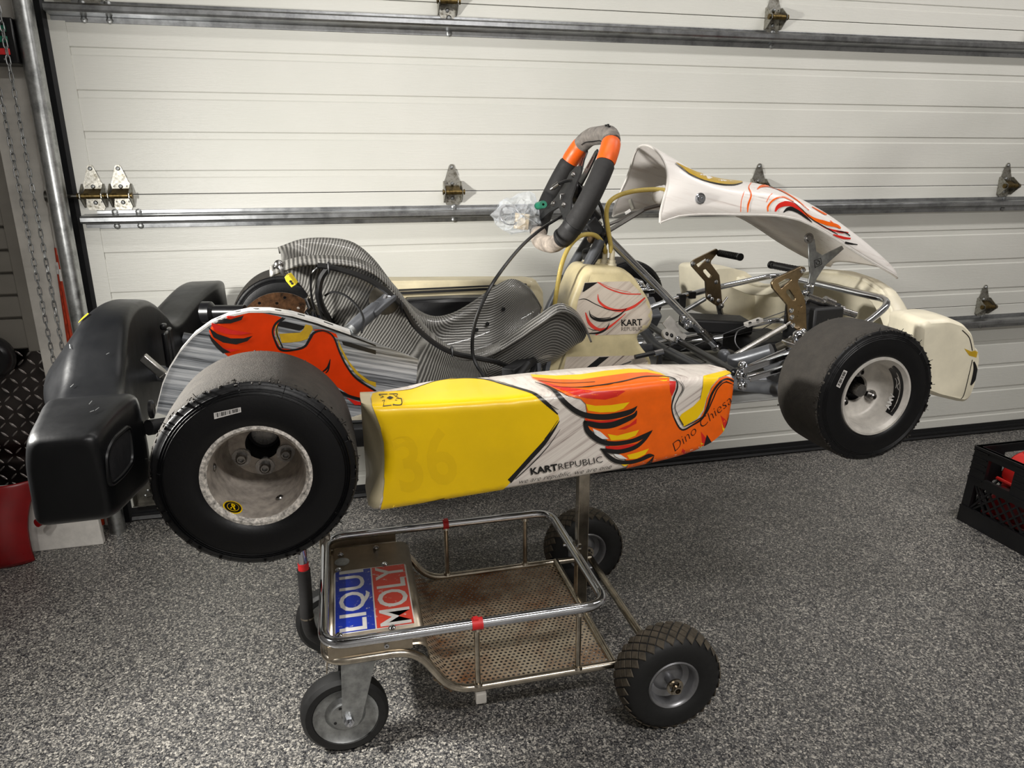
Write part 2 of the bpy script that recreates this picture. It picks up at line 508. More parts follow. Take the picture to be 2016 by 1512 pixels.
def flat(shapes, thick, M, name, mat, parent, bevel=0.0):
    """plate cut from outlines (first = outside, others = holes), in a plane given by matrix M"""
    cu = bpy.data.curves.new(name, 'CURVE'); cu.dimensions = '2D'; cu.fill_mode = 'BOTH'; cu.extrude = thick / 2
    cu.bevel_depth = bevel; cu.bevel_resolution = 0
    for sh in shapes:
        sp = cu.splines.new('POLY'); sp.points.add(len(sh) - 1)
        for p, q in zip(sp.points, sh): p.co = (q[0], q[1], 0, 1)
        sp.use_cyclic_u = True
    tmp = bpy.data.objects.new('tmp', cu); col.objects.link(tmp)
    dg = bpy.context.evaluated_depsgraph_get(); dg.update()
    me = bpy.data.meshes.new_from_object(tmp.evaluated_get(dg))
    bpy.data.objects.remove(tmp); bpy.data.curves.remove(cu)
    me.transform(M); me.name = name
    me.materials.clear(); me.materials.append(MATS[mat])
    o = link(name, me, parent)
    if parent is not None and parent.name in PINV: o.matrix_parent_inverse = PINV[parent.name]
    return o
def text_tris(txt, offset=0.0, shear=0.0):
    cu = bpy.data.curves.new('t', 'FONT'); cu.body = txt; cu.size = 1.0; cu.offset = offset; cu.shear = shear; cu.resolution_u = 3
    tmp = bpy.data.objects.new('tmp', cu); col.objects.link(tmp)
    dg = bpy.context.evaluated_depsgraph_get(); dg.update()
    me = bpy.data.meshes.new_from_object(tmp.evaluated_get(dg))
    bm = bmesh.new(); bm.from_mesh(me); bmesh.ops.triangulate(bm, faces=bm.faces)
    bmesh.ops.remove_doubles(bm, verts=bm.verts, dist=1e-4)
    vs = [(v.co.x, v.co.y) for v in bm.verts]; fs = [tuple(v.index for v in f.verts) for f in bm.faces]
    bm.free(); bpy.data.objects.remove(tmp); bpy.data.curves.remove(cu); bpy.data.meshes.remove(me)
    x0 = min(v[0] for v in vs); x1 = max(v[0] for v in vs)
    y0 = min(v[1] for v in vs); y1 = max(v[1] for v in vs)
    return vs, fs, (x0, x1, y0, y1)
# ------------------------------------------------------------------ the room
XL, XR, YB, ZC = -2.6, 4.6, -4.4, 2.75
mb = MB(); mb.box(((XL + XR) / 2, (YB + .2) / 2, -.05), (XR - XL, -YB + .2, .1)); struct(mb.build('floor', 'flake_epoxy'))
mb = MB(); mb.box(((XL + XR) / 2, (YB + .2) / 2, ZC + .05), (XR - XL, -YB + .2, .1)); struct(mb.build('ceiling', 'wall_paint'))
mb = MB(); mb.box(((XL + XR) / 2, YB - .05, ZC / 2), (XR - XL, .1, ZC)); struct(mb.build('wall_back', 'wall_paint'))
mb = MB(); mb.box((XL - .05, (YB + .2) / 2, ZC / 2), (.1, -YB + .2, ZC)); struct(mb.build('wall_left', 'wall_paint'))
mb = MB(); mb.box((XR + .05, (YB + .2) / 2, ZC / 2), (.1, -YB + .2, ZC)); struct(mb.build('wall_right', 'wall_paint'))
# the front wall holds the door opening: pier on the left, pier on the right, lintel above
mb = MB()
mb.box(((XL - .80) / 2, .10, ZC / 2), (-.80 - XL, .16, ZC))
mb.box(((3.9 + XR) / 2, .10, ZC / 2), (XR - 3.9, .16, ZC))
mb.box(((-.80 + 3.9) / 2, .10, (2.35 + ZC) / 2), (4.7, .16, ZC - 2.35))
struct(mb.build('wall_front', 'trim_white', smooth=False))

# ---- overhead door: four ribbed sections, struts, hinges, bottom seal
door = bpy.data.objects.new('door_1', None); col.objects.link(door); struct(door)
door['label'] = 'white ribbed overhead garage door with galvanised struts and hinges'
DX0, DX1 = -.752, 3.85
JZ = [0.046, .5825, 1.0662, 1.6255, 2.18]
grooves = [[(.1037, .082), (.2168, .1944), (.3214, .3028), (.4259, .4059)],
           [(.6546, .6319), (.7754, .7528), (.8969, .8722)],
           [(1.1356, 1.112), (1.2454, 1.2214), (1.3572, 1.3329), (1.4701, 1.4455)],
           [(1.695, 1.671), (1.805, 1.781), (1.915, 1.891), (2.03, 2.006)]]
for k in range(4):
    z0, z1 = JZ[k] + .0012, JZ[k + 1] - .0012
    pr = [(.0, z0), (0, z0 + .003)]
    for zt, zb in sorted(grooves[k], key=lambda q: q[1]):
        pr += [(0, zb), (.0035, zb + .004), (.0035, zt - .003), (0, zt)]
    pr += [(0, z1 - .003), (.0015, z1), (.045, z1), (.045, z0)]
    mb = MB(); mb.loft([[(DX0, y, z) for y, z in pr], [(DX1, y, z) for y, z in pr]])
    o = mb.build('door_section', 'door_white', door, smooth=False)
# end stile: flat steel cap on the left end of each section
for k in range(4):
    mb = MB(); mb.box((DX0 + .024, -.0012, (JZ[k] + JZ[k + 1]) / 2), (.048, .003, JZ[k + 1] - JZ[k] - .006))
    mb.build('end_stile', 'door_white', door, smooth=False)
mb = MB()
mb.loft([[(x, y, z) for y, z in ((-.004, .050), (-.004, .032), (-.010, .030), (-.010, .022), (-.004, .020), (-.012, .008), (.0, .0005), (.03, .0005), (.03, .05))] for x in (DX0, DX1)])
mb.build('bottom_seal', 'seal_black', door, smooth=False)
# struts: hat section, with bolts
def strut(zt, h):
    # profile from the door face outwards (y negative) - u-bar with two lips
    t = .0016
    o = [(0, zt), (-.0025, zt), (-.0025, zt - h * .20), (-.046, zt - h * .27), (-.050, zt - h * .36), (-.050, zt - h * .56), (-.046, zt - h * .66),
         (-.0035, zt - h * .74), (-.0025, zt - h), (0, zt - h)]
    mb = MB(); mb.loft([[(x, y, z) for y, z in o] for x in (DX0 + .012, DX1 - .01)])
    s = mb.build('strut', 'strut_steel', door, smooth=False, bevel=.0012)
    bm_ = MB()
    for x in (-.655, -.59, .372, 1.495, 2.6, 3.6):
        for zz in (zt - h * .1, zt - h * .87):
            bm_.lathe([(0, .009), (.004, .009), (.006, .006), (.006, .001)], (x, -.002, zz), (0, -1, 0), 8)
    bm_.build('strut_screws', 'zinc', s)
strut(1.021, .054); strut(1.587, .056); strut(.541, .056)
# hinges
def rivet(mb, x, z, y=-.003, r=.0055, mi=0): mb.lathe([(0, r), (.002, r), (.004, r * .6), (.0045, r * .05)], (x, y, z), (0, -1, 0), 10, mi)
def hinge_parts():
    P = []
    up = [(-.026, .0), (-.026, .034), (-.022, .042), (-.008, .083), (-.004, .087), (.004, .087), (.008, .083), (.022, .042), (.026, .034), (.026, 0)]
    lo = [(-.026, -.001), (.026, -.001), (.026, -.03), (.02, -.042), (-.02, -.042), (-.026, -.03)]
    M = Matrix.Translation((0, -.003, 0)) @ Matrix.Rotation(math.pi / 2, 4, 'X')
    def rect(c, r): return [(c[0] + r * math.cos(a * math.pi / 4), c[1] + r * math.sin(a * math.pi / 4)) for a in range(8)]
    P.append(('upper_leaf', 'hinge_steel', flat([up, rect((-.017, .026), .003), rect((.017, .026), .003)], .0025, M, 'upper_leaf', 'hinge_steel', None)))
    P.append(('lower_leaf', 'hinge_steel', flat([lo, rect((-.017, -.018), .003), rect((.017, -.018), .003)], .0025, M, 'lower_leaf', 'hinge_steel', None)))
    mb = MB()
    for sx in (-1, 1):
        x = sx * .0285
        A = [(x - .0012, y, z) for y, z in ((0, .034), (-.010, .034), (-.046, .006), (-.046, -.006), (-.012, -.034), (0, -.034))]
        B = [(x + .0012, y, z) for y, z in ((0, .034), (-.010, .034), (-.046, .006), (-.046, -.006), (-.012, -.034), (0, -.034))]
        mb.prism(A, B)
    P.append(('cheeks', '', mb.build('cheek_plates', 'hinge_steel', None, smooth=False)))
    mb = MB()
    mb.cyl((-.034, -.036, 0), (.034, -.036, 0), .0058, 12)
    mb.cyl((-.036, -.036, 0), (-.033, -.036, 0), .009, 12); mb.cyl((.033, -.036, 0), (.036, -.036, 0), .009, 12)
    mb.cyl((-.024, -.036, .0), (.024, -.036, .0), .0085, 12)
    mb.loft([[(x, y, z) for y, z in ((-.004, .02), (-.006, .02), (-.034, .004), (-.034, -.002))] for x in (-.023, .023)], closed_sec=True)
    P.append(('pin', '', mb.build('hinge_pin', 'hinge_greasy', None)))
    mb = MB()
    for x, z in ((0, .077), (0, .026), (0, -.02)): mb.lathe([(0, .0062), (.003, .0062), (.0055, .004), (.0062, .0002)], (x, -.004, z), (0, -1, 0), 8)
    P.append(('screws', '', mb.build('hinge_screws', 'zinc', None)))
    return [p[2] for p in P]
H0 = hinge_parts()
def place_hinge(x, z, first=[True]):
    e = bpy.data.objects.new('hinge', None); col.objects.link(e); e.empty_display_size = .03
    e.parent = door; e.location = (x, 0, z)
    for o in H0:
        if first[0]: c = o
        else: c = o.copy(); col.objects.link(c)
        c.parent = e
    first[0] = False
for zz in (1.0635, 1.623, .5805):
    for x in (-.7025, -.628, .3675, 1.4905, 2.589, 3.65): place_hinge(x, zz)
# rollers on the left end hinges
for zz in (1.0635, 1.623, .5805):
    mb = MB(); mb.cyl((-.82, -.036, zz), (-.735, -.036, zz), .006, 10)
    mb.lathe([(-.006, .004), (-.006, .017), (.006, .017), (.006, .004)], (-.815, -.036, zz), (1, 0, 0), 16)
    mb.build('roller', 'galv_dark', door)
# bottom corner bracket with rivets
mb = MB(); mb.box((-.668, -.003, .125), (.13, .004, .115)); mb.box((-.668, -.02, .068), (.13, .036, .003)); mb.box((-.73, -.018, .1), (.003, .034, .07))
br = mb.build('bottom_bracket', 'galv_dark', door, smooth=False)
mb = MB()
for i, (x, z) in enumerate(((-.70, .172), (-.70, .15), (-.70, .128), (-.672, .16), (-.66, .138), (-.645, .16), (-.632, .14), (-.69, .108), (-.645, .112), (-.7, .09))): rivet(mb, x, z, -.005, .005)
mb.build('bracket_rivets', 'zinc', br)

# ---- vertical track: rolled steel channel beside the door, black weather strip and jamb
t = thing('door_track', 'galvanised vertical steel track standing beside the garage door', 'track', (-.80, -.04, 0))
pr = [(x + .037, y) for x, y in [(-.842, -.018), (-.842, -.074), (-.835, -.086), (-.822, -.094), (-.806, -.094), (-.797, -.086), (-.794, -.074), (-.794, -.062), (-.797, -.062), (-.798, -.074), (-.801, -.083), (-.808, -.090), (-.821, -.090), (-.832, -.083), (-.839, -.072), (-.839, -.018)]]
mb = MB(); mb.loft([[(x, y, z) for x, y in pr] for z in (.0, 2.2)]); part(mb, 'channel', 'galvanised', t, angle=60)
for z in (.35, .95, 1.52):
    mb = MB(); mb.box((-.80, -.0165, z), (.05, .004, .03)); part(mb, 'bracket', 'galv_dark', t, smooth=False)
mb = MB(); mb.loft([[(x, y, z) for x, y in ((-.79, -.005), (-.758, -.010), (-.748, -.004), (-.748, .01), (-.79, .02))] for z in (0, 2.2)])
struct(mb.build('trim_1', 'seal_black', smooth=False))
mb = MB(); mb.box((-.86, .004, 1.1), (.128, .034, 2.2)); struct(mb.build('trim_2', 'trim_white', smooth=False, bevel=.002))

# ---- slat wall and tread plate left of the door
SW = thing('slat_wall', 'grey slat wall panel with dark grooves left of the chain', 'wall panel', (-1.4, .01, .61))
zs = [.612, .709, .778, .844, .911, .978, 1.0425, 1.113, 1.18, 1.247, 1.314, 1.381, 1.448, 1.515, 1.582, 1.649, 1.716]
for a, b in zip(zs[:-1], zs[1:]):
    mb = MB()
    mb.loft([[(x, y, z) for y, z in ((.02, a + .002), (-.004, a + .002), (-.008, a + .006), (-.008, b - .007), (-.004, b - .004), (.006, b - .004), (.006, b + .0), (.02, b))] for x in (-1.9, -.955)])
    part(mb, 'slat', 'slat_grey', SW, smooth=False)
mb = MB(); mb.box((-.938, .004, 1.165), (.034, .03, 1.12)); part(mb, 'edge_trim', 'slat_grey', SW, smooth=False, bevel=.002)
PLT = thing('tread_plate', 'shiny diamond tread plate sheet covering the lower wall', 'metal sheet', (-1.4, 0, .02))
mb = MB(); mb.box((-1.395, .0, .31), (1.01, .012, .60)); part(mb, 'sheet', 'checker_plate', PLT, smooth=False)
mb = MB()
def loz(cx, cz, ang, L=.0135, Wd=.0036, H=.0034):
    ca, sa = math.cos(ang), math.sin(ang)
    ring = []; top = []
    for k in range(10):
        a = 2 * math.pi * k / 10
        u = L * math.cos(a); v = Wd * math.sin(a) * (1 - .35 * abs(math.cos(a)))
        ring.append((cx + u * ca - v * sa, -.006, cz + u * sa + v * ca))
        top.append((cx + .62 * (u * ca - v * sa), -.006 - H, cz + .62 * (u * sa + v * ca)))
    mb.loft([ring, top])
p_ = .0285
for i in range(0, 15):
    for j in range(0, 21):
        x = -.90 - i * p_; z = .03 + j * p_
        if x > -1.35: loz(x, z, math.radians(-45 if (i + j) % 2 else 45))
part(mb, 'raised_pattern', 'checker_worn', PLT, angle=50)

# ---- pull chain of the door hoist: one loop, two strands of links
CH = thing('hoist_chain', 'long steel pull chain hanging in a loop by the jamb', 'chain', (-.86, -.08, .45))
lk = MB(); ring = []
for k in range(16):
    a = 2 * math.pi * k / 16
    ring.append((.0048 * math.cos(a), 0, .0085 * math.sin(a) + (.0045 if math.sin(a) > 0 else -.0045)))
lk.tube(ring, .0017, 6, closed=True)
L0 = part(lk, 'link', 'zinc', CH); first = True
zt = 1.64; pitch = .0205
def strand(x0, x1, ztop, zbot):
    global first
    n = int((ztop - zbot) / pitch)
    for i in range(n + 1):
        z = ztop - i * pitch; f = (ztop - z) / (ztop - zbot)
        if first: o = L0; first = False
        else: o = L0.copy(); col.objects.link(o)
        o.location = (x0 + (x1 - x0) * f, -.104, z); o.rotation_euler = (0, 0, math.radians(35 if i % 2 else -50) + random.uniform(-.25, .25))
strand(-.862, -.858, 1.60, .47); strand(-.826, -.829, 1.60, .47)
for k in range(1, 4):
    o = L0.copy(); col.objects.link(o); a = math.pi * k / 4
    o.location = (-.8435 - .0145 * math.cos(a), -.104, .462 - .0155 * math.sin(a)); o.rotation_euler = (0, a - math.pi / 2, .6)

# ---- black control box with a green and a red key on the jamb
CB = thing('control_box', 'black wall control box with green and red buttons behind the chain', 'control box', (-.86, -.02, 1.41))
mb = MB(); mb.box((-.852, -.052, 1.466), (.092, .078, .112)); part(mb, 'housing', 'black_satin', CB, bevel=.004)
for z, mt in ((1.494, 'green_plastic'), (1.468, 'green_plastic'), (1.438, 'red_tape')):
    mb = MB(); mb.box((-.836, -.0925, z), (.026, .004, .016)); part(mb, 'button', mt, CB, bevel=.0015)
for x, z in ((-.838, 1.513), (-.838, 1.419)):
    mb = MB(); rivet(mb, x, z, -.091, .0035); part(mb, 'screw', 'zinc', CB)

# ---- orange driveway markers leaning behind the track
for i, (x0, x1, y0, y1, top, lab) in enumerate(((-.852, -.815, -.036, -.030, 1.07, 'leftmost orange driveway marker stake with white band, leaning by the track'),
                                               (-.833, -.812, -.044, -.034, .96, 'orange driveway marker stake tucked close behind the track'))):
    e = thing('driveway_marker', lab, 'marker stake', (x0, y0, 0), group='orange driveway markers')
    def pt(z): f = z / 1.07; return (x0 + (x1 - x0) * f, y0 + (y1 - y0) * f, z)
    mb = MB(); mb.cyl(pt(0), pt(top), .0035, 8); part(mb, 'rod', 'trim_white', e)
    b1 = .875 - .02 * i
    mb = MB(); mb.cyl(pt(.02), pt(b1 - .035), .0085, 10); part(mb, 'sleeve', 'orange_stake', e)
    mb = MB(); mb.cyl(pt(b1 - .035), pt(b1), .0088, 10); part(mb, 'reflective_band', 'paper_white', e)
    mb = MB(); mb.cyl(pt(b1), pt(b1 + .042), .006, 10); part(mb, 'sleeve', 'orange_stake', e)

# ---- white board and red shovel standing against the lower wall
mb = MB(); A = [(-1.6, 0, 0), (-.80, 0, 0), (-.815, 0, .21), (-1.6, 0, .225)]
mb.prism([(x, -.152 + z * .1, z) for x, _, z in A], [(x, -.128 + z * .1, z) for x, _, z in A])
tag(mb.build('plastic_board', 'white_plastic', smooth=False, bevel=.004), 'flat white plastic board on its edge behind the red shovel', 'board')
SH = thing('snow_shovel', 'red plastic snow shovel blade standing in front of the white board', 'shovel', (-1.1, -.22, 0))
secs = []
for k, (z, xr, yy) in enumerate(((.0, -.967, -.235), (.012, -.966, -.25), (.05, -.970, -.262), (.11, -.972, -.255), (.17, -.965, -.235), (.22, -.945, -.215), (.243, -.932, -.21), (.25, -.938, -.206))):
    xl = -1.40
    sec = [(xl, yy + .06, z)]
    n = 12
    for i in range(n + 1):
        f = i / n; x = xl + (xr - xl) * f
        rib = .006 * (1 if (i % 4 in (1, 2)) and i < 9 else 0)
        edge = .045 * max(0, (f - .82) / .18) ** 2
        sec.append((x, yy - rib + edge * (1 if z > .02 else .6), z))
    secs.append(sec)
mb = MB(); mb.loft(secs, closed_sec=False)
part(mb, 'blade', 'red_plastic', SH, solid=.005, subsurf=1)
mb = MB(); mb.tube([(-1.2, -.2, .2), (-1.22, -.16, .7), (-1.24, -.11, 1.05)], .014, 10); part(mb, 'handle', 'grey_plastic', SH)
mb = MB(); mb.cyl((-.945, -.215, .125), (-.93, -.19, .125), .013, 12); part(mb, 'socket', 'red_plastic', SH)

# ---- black wheel with a blue hub at the picture's left edge
HW = thing('equipment_wheel', 'dark round wheel with blue hub at the far left edge by the tread plate', 'wheel', (-1.075, -.06, .44))
c = W(-22, 705, -.06)
mb = MB(); mb.lathe([(-.03, .035), (-.03, .055), (-.018, .066), (.0, .068), (.018, .066), (.03, .055), (.03, .035)], c, (0, 1, 0), 32); part(mb, 'tyre', 'black_satin', HW)
mb = MB(); mb.lathe([(-.032, .001), (-.034, .02), (-.028, .036), (.02, .036), (.02, .001)], c, (0, 1, 0), 24); part(mb, 'hub', 'lamp_blue', HW)

# ---- milk crate with red plastic parts at the right edge
CR = thing('milk_crate', 'black plastic milk crate with lattice sides on the floor', 'crate', (2.12, -.80, 0))
cx0, cx1, cy0, cy1, cz = 1.968, 2.30, -.985, -.652, .262
def wallbars(name, fn, L, h0=None, h1=None):
    """one lattice side; fn(u, z, d) -> point, u along the side, d depth"""
    def blk(mb, u0, u1, z0, z1, d0=0, d1=.012):
        A = [fn(u0, z0, d0), fn(u1, z0, d0), fn(u1, z1, d0), fn(u0, z1, d0)]; B = [fn(u0, z0, d1), fn(u1, z0, d1), fn(u1, z1, d1), fn(u0, z1, d1)]
        mb.prism(A, B)
    h0 = L / 2 - .055 if h0 is None else h0; h1 = L / 2 + .055 if h1 is None else h1
    mb = MB()
    blk(mb, 0, L, 0, .052, -.004, .012); blk(mb, 0, .03, .052, cz); blk(mb, L - .03, L, .052, cz)
    blk(mb, .03, L - .03, .135, .165); blk(mb, .03, L - .03, .232, cz)
    blk(mb, .03, h0, .165, .232); blk(mb, h1, L - .03, .165, .232)
    for z in (.247, .225, .205, .185, .155): blk(mb, .0, h0 - .005, z, z + .004, -.004, 0); blk(mb, h1 + .005, L, z, z + .004, -.004, 0)
    blk(mb, 0, L, cz - .008, cz, -.004, .014); blk(mb, 0, L, .05, .056, -.006, 0)
    part(mb, name, 'crate_black', CR, smooth=False)
    mb = MB()
    n = 8
    for k in range(n):
        u = .03 + (L - .06) * (k + .5) / n
        for s in (-1, 1):
            a = Vector(fn(max(.03, min(L - .03, u - s * .042)), .052, .005)); b = Vector(fn(max(.03, min(L - .03, u + s * .042)), .137, .005))
            mb.bar(a, b, .0055, .006, up=(Vector(fn(0, 0, 1)) - Vector(fn(0, 0, 0))))
    part(mb, name.replace('side_frame', 'side_lattice'), 'crate_black', CR, smooth=False)
wallbars('side_frame', lambda u, z, d: (cx0 + d - .018 * (1 - z / cz), cy1 - u, z), cy1 - cy0, .058, .150)
wallbars('side_frame', lambda u, z, d: (cx0 + u, cy1 - d, z), cx1 - cx0)
wallbars('side_frame', lambda u, z, d: (cx1 - d, cy1 - u, z), cy1 - cy0)
wallbars('side_frame', lambda u, z, d: (cx0 + u, cy0 + d, z), cx1 - cx0)
mb = MB(); mb.box(((cx0 + cx1) / 2, (cy0 + cy1) / 2, .008), (cx1 - cx0, cy1 - cy0, .012)); part(mb, 'base', 'crate_black', CR, smooth=False)
# red scoops and a grey tray inside it
def scoop(name, lab, o, rz, sx, mat, tilt=0.5):
    e = thing(name, lab, 'container', o, rz, world=False)
    mb = MB(); secs = []
    for k in range(7):
        a = math.pi * k / 6
        secs.append([(sx * (i / 6 - .5), .075 * math.cos(a) * (1 - .12 * abs(i / 6 - .5)), .09 * math.sin(a) + .02) for i in range(7)])
    mb.loft(secs, closed_sec=False); b = mb.build('shell', mat, e, solid=.004, subsurf=1)
    mb = MB(); mb.tube(fillet([(-sx * .5, 0, .10), (-sx * .2, 0, .135), (sx * .25, 0, .135), (sx * .5, 0, .09)], .04), .013, 10); mb.build('handle', mat, e)
    for s in (-1, 1):
        mb = MB(); mb.tube([(-sx * .5, s * .076, .02), (sx * .5, s * .076, .02)], .006, 8); mb.build('rim', mat, e)
    return e
scoop('plastic_container', 'bright red ridged plastic container lying uppermost in the milk crate', (2.075, -.835, .150), 1.50, .23, 'red_bright')
scoop('plastic_container', 'darker red plastic container low in the milk crate behind the lattice', (2.095, -.822, .016), -1.52, .29, 'red_plastic')
mb = MB(); mb.lathe([(0, .001), (0, .026), (.07, .031), (.075, .031), (.075, .027), (.006, .022), (.006, .001)], (2.15, -.694, .15), (0, 0, 1), 24)
mb.lathe([(-.134, .001), (-.134, .024), (0, .024), (0, .001)], (2.15, -.694, .15), (0, 0, 1), 24)
tag(mb.build('cup', 'grey_plastic'), 'grey plastic cup in the back corner of the milk crate', 'cup')
# ------------------------------------------------------------------ kart stand (trolley)
ST = thing('kart_stand', 'nickel plated wheeled kart stand with perforated deck and worn blue and red sticker', 'kart stand', (.25, -1.0, 0))
YN, YF, ZLo, ZUp = -1.212, -.785, .118, .267
XA, XE = -.088, .50
# lower frame: one tube rises over the step, goes round the front
low = [(XE + .02, YN, ZLo), (.155, YN, ZLo), (.085, YN, .228), (XA, YN, .228), (XA, YF, .228), (.085, YF, .228), (.155, YF, ZLo), (.60, YF, ZLo)]
mb = MB(); mb.tube(fillet(low, .045, 6), .0085, 12); part(mb, 'lower_frame', 'nickel', ST)
up = [(XA, YN, ZUp), (.482, YN, ZUp), (.482, YF, ZUp), (XA, YF, ZUp)]
mb = MB(); mb.tube(fillet(up, .05, 7, True), .0105, 14, closed=True); part(mb, 'upper_rail', 'chrome', ST)
for x, y in ((.207, YN), (.42, YN), (.207, YF), (.415, YF)):
    mb = MB(); mb.cyl((x, y, ZLo), (x, y, ZUp), .006, 10)
    for z in (ZLo + .008, ZUp - .01): mb.lathe([(-.003, .006), (-.003, .011), (.003, .0085), (.003, .006)], (x, y, z), (0, 0, 1), 10)
    part(mb, 'upright', 'nickel', ST)
for x in (.50,):
    mb = MB(); mb.cyl((x, YN, ZLo + .002), (x, YF, ZLo + .002), .0085, 10); part(mb, 'cross_tube', 'nickel', ST)
mb = MB(); mb.cyl((.60, -1.235, .112), (.60, -.73, .112), .0095, 12); part(mb, 'axle', 'nickel', ST)
mb = MB(); mb.cyl((.50, YN, ZLo), (.60, YN, .114), .0085, 10); part(mb, 'axle_arm', 'nickel', ST)
# perforated deck and the raised step with the sticker
mb = MB(); n = 1
mb.add([(.15, YN, ZLo - .002), (.50, YN, ZLo - .002), (.50, YF, ZLo - .002), (.15, YF, ZLo - .002)], [(0, 1, 2, 3)])
mb.add([(.15, YN, ZLo - .002), (.15, YF, ZLo - .002), (.118, YF, .150), (.118, YN, .150)], [(0, 1, 2, 3)])
part(mb, 'perforated_deck', 'deck_mesh', ST, smooth=False, weld=True)
stp = fillet([(.118, 0, .150), (.108, 0, .236), (XA + .006, 0, .236), (XA + .002, 0, .20)], .022, 5)
mb = MB(); mb.loft([[(p.x, y, p.z) for p in stp] for y in (YN + .006, YF - .006)], closed_sec=False)
part(mb, 'step_box', 'nickel_satin', ST, solid=.002)
mb = MB()
mb.add([(x, y, z) for x, z in ((XA + .004, .232), (.085, .232), (.11, .15), (XA + .004, .15)) for y in (YN + .0055,)], [(0, 1, 2, 3)])
mb.add([(x, y, z) for x, z in ((XA + .004, .232), (.085, .232), (.11, .15), (XA + .004, .15)) for y in (YF - .0055,)], [(0, 1, 2, 3)])
mb = MB(); mb.box((0, YN + .001, .247), (.16, .0025, .026)); part(mb, 'step_rim', 'nickel_satin', ST, smooth=False)
mb = MB(); mb.box((0, YF - .001, .247), (.16, .0025, .026)); part(mb, 'step_rim', 'nickel_satin', ST, smooth=False)
for x, y, z in ((-.055, -.825, .238), (.03, -.812, .238), (.045, -.895, .2385), (-.06, -.895, .2385), (-.06, -1.145, .2385), (.045, -1.145, .2385)):
    mb = MB(); mb.lathe([(0, .0075), (.002, .0075), (.0045, .005), (.005, .0005)], (x, y, z), (0, 0, 1), 10); part(mb, 'screw', 'chrome', ST)
for x, y in ((.03, YN - .0005),):
    mb = MB(); mb.lathe([(0, .005), (.003, .005), (.004, .002)], (x, y, .248), (0, -1, 0), 8); part(mb, 'screw', 'chrome', ST)
# worn sticker, lettering runs away from the viewer
zz = .2378
stk = fillet([(-.068, -1.142, zz), (.092, -1.142, zz), (.094, -.900, zz), (-.071, -.900, zz)], .012, 4, True)
mb = MB(); mb.add(stk, [tuple(range(len(stk)))]); sticker = part(mb, 'sticker', 'sticker_white', ST, smooth=False)
mb = MB(); mb.box((-.0275, -1.021, zz + .0003), (.079, .236, .0003)); part(mb, 'blue_field', 'sticker_blue', sticker, smooth=False)
mb = MB(); mb.box((.0525, -1.021, zz + .0003), (.075, .236, .0003)); part(mb, 'red_field', 'sticker_red', sticker, smooth=False)
for txt, xa, xb in (('LIQUI', -.0595, .0065), ('MOLY', .0215, .0865)):
    vs, fs, (x0, x1, y0, y1) = text_tris(txt, .012)
    mb = MB(); pts = []
    for a, b in vs:
        u = (a - x0) / (x1 - x0); v = (b - y0) / (y1 - y0)
        pts.append((xb + (xa - xb) * v, -1.136 + .232 * u, zz + .0008))
    mb.add(pts, fs); part(mb, 'lettering', 'sticker_white', sticker, smooth=False)
# red tape bands
for a, b, r in (((.197, YN, ZUp), (.219, YN, ZUp), .0122), ((.200, YF, ZUp), (.214, YF, ZUp), .0122)):
    mb = MB(); mb.cyl(a, b, r, 14); mb.box((a[0] + .008, a[1], a[2] + .011), (.010, .012, .005)); part(mb, 'tape_band', 'red_tape', ST)
# square posts carrying the kart
mb = MB(); mb.box((.512, -.955, .365), (.027, .024, .520)); fpost = part(mb, 'front_post', 'nickel', ST, smooth=False, bevel=.002)
mb = MB(); mb.box((-.090, -.80, .40), (.026, .026, .45)); part(mb, 'rear_post', 'nickel', ST, smooth=False, bevel=.002)
mb = MB(); mb.cyl((.494, -.955, .266), (.466, -.955, .266), .004, 8); mb.cyl((.49, -.978, .27), (.49, -.932, .27), .004, 8); mb.lathe([(0, .007), (.006, .007)], (.50, -.975, .27), (0, -1, 0), 6); part(mb, 'clamp_bolt', 'chrome', ST)
mb = MB(); mb.box((.512, -.80, .612), (.03, .44, .022)); part(mb, 'front_cradle', 'nickel', ST, smooth=False, bevel=.002)
mb = MB(); mb.box((-.040, -.80, .612), (.13, .44, .022)); part(mb, 'rear_cradle', 'nickel', ST, smooth=False, bevel=.002)
# lift handle with black grip
mb = MB(); mb.cyl((-.128, -.95, .60), (-.134, -.95, .20), .0105, 14); mb.bar((-.128, -.95, .602), (-.04, -.90, .612), .02, .02); part(mb, 'handle_tube', 'chrome', ST)
mb = MB(); mb.cyl((-.1321, -.95, .300), (-.1323, -.95, .284), .0118, 14); part(mb, 'tape_band', 'red_tape', ST)
mb = MB(); mb.tube(spline([(-.1323, -.95, .284), (-.1335, -.95, .21), (-.135, -.95, .16), (-.128, -.945, .115), (-.10, -.94, .085)], 6), .0145, 14); part(mb, 'grip', 'grip_rubber', ST)
mb = MB(); mb.cyl((-.1345, -.95, .165), (-.1346, -.95, .161), .0152, 14); part(mb, 'grip_ring', 'nickel', ST)
# small square foot under the frame
mb = MB(); mb.box((.212, YN, .094), (.022, .018, .024)); part(mb, 'stop_foot', 'trim_white', ST, smooth=False, bevel=.002)

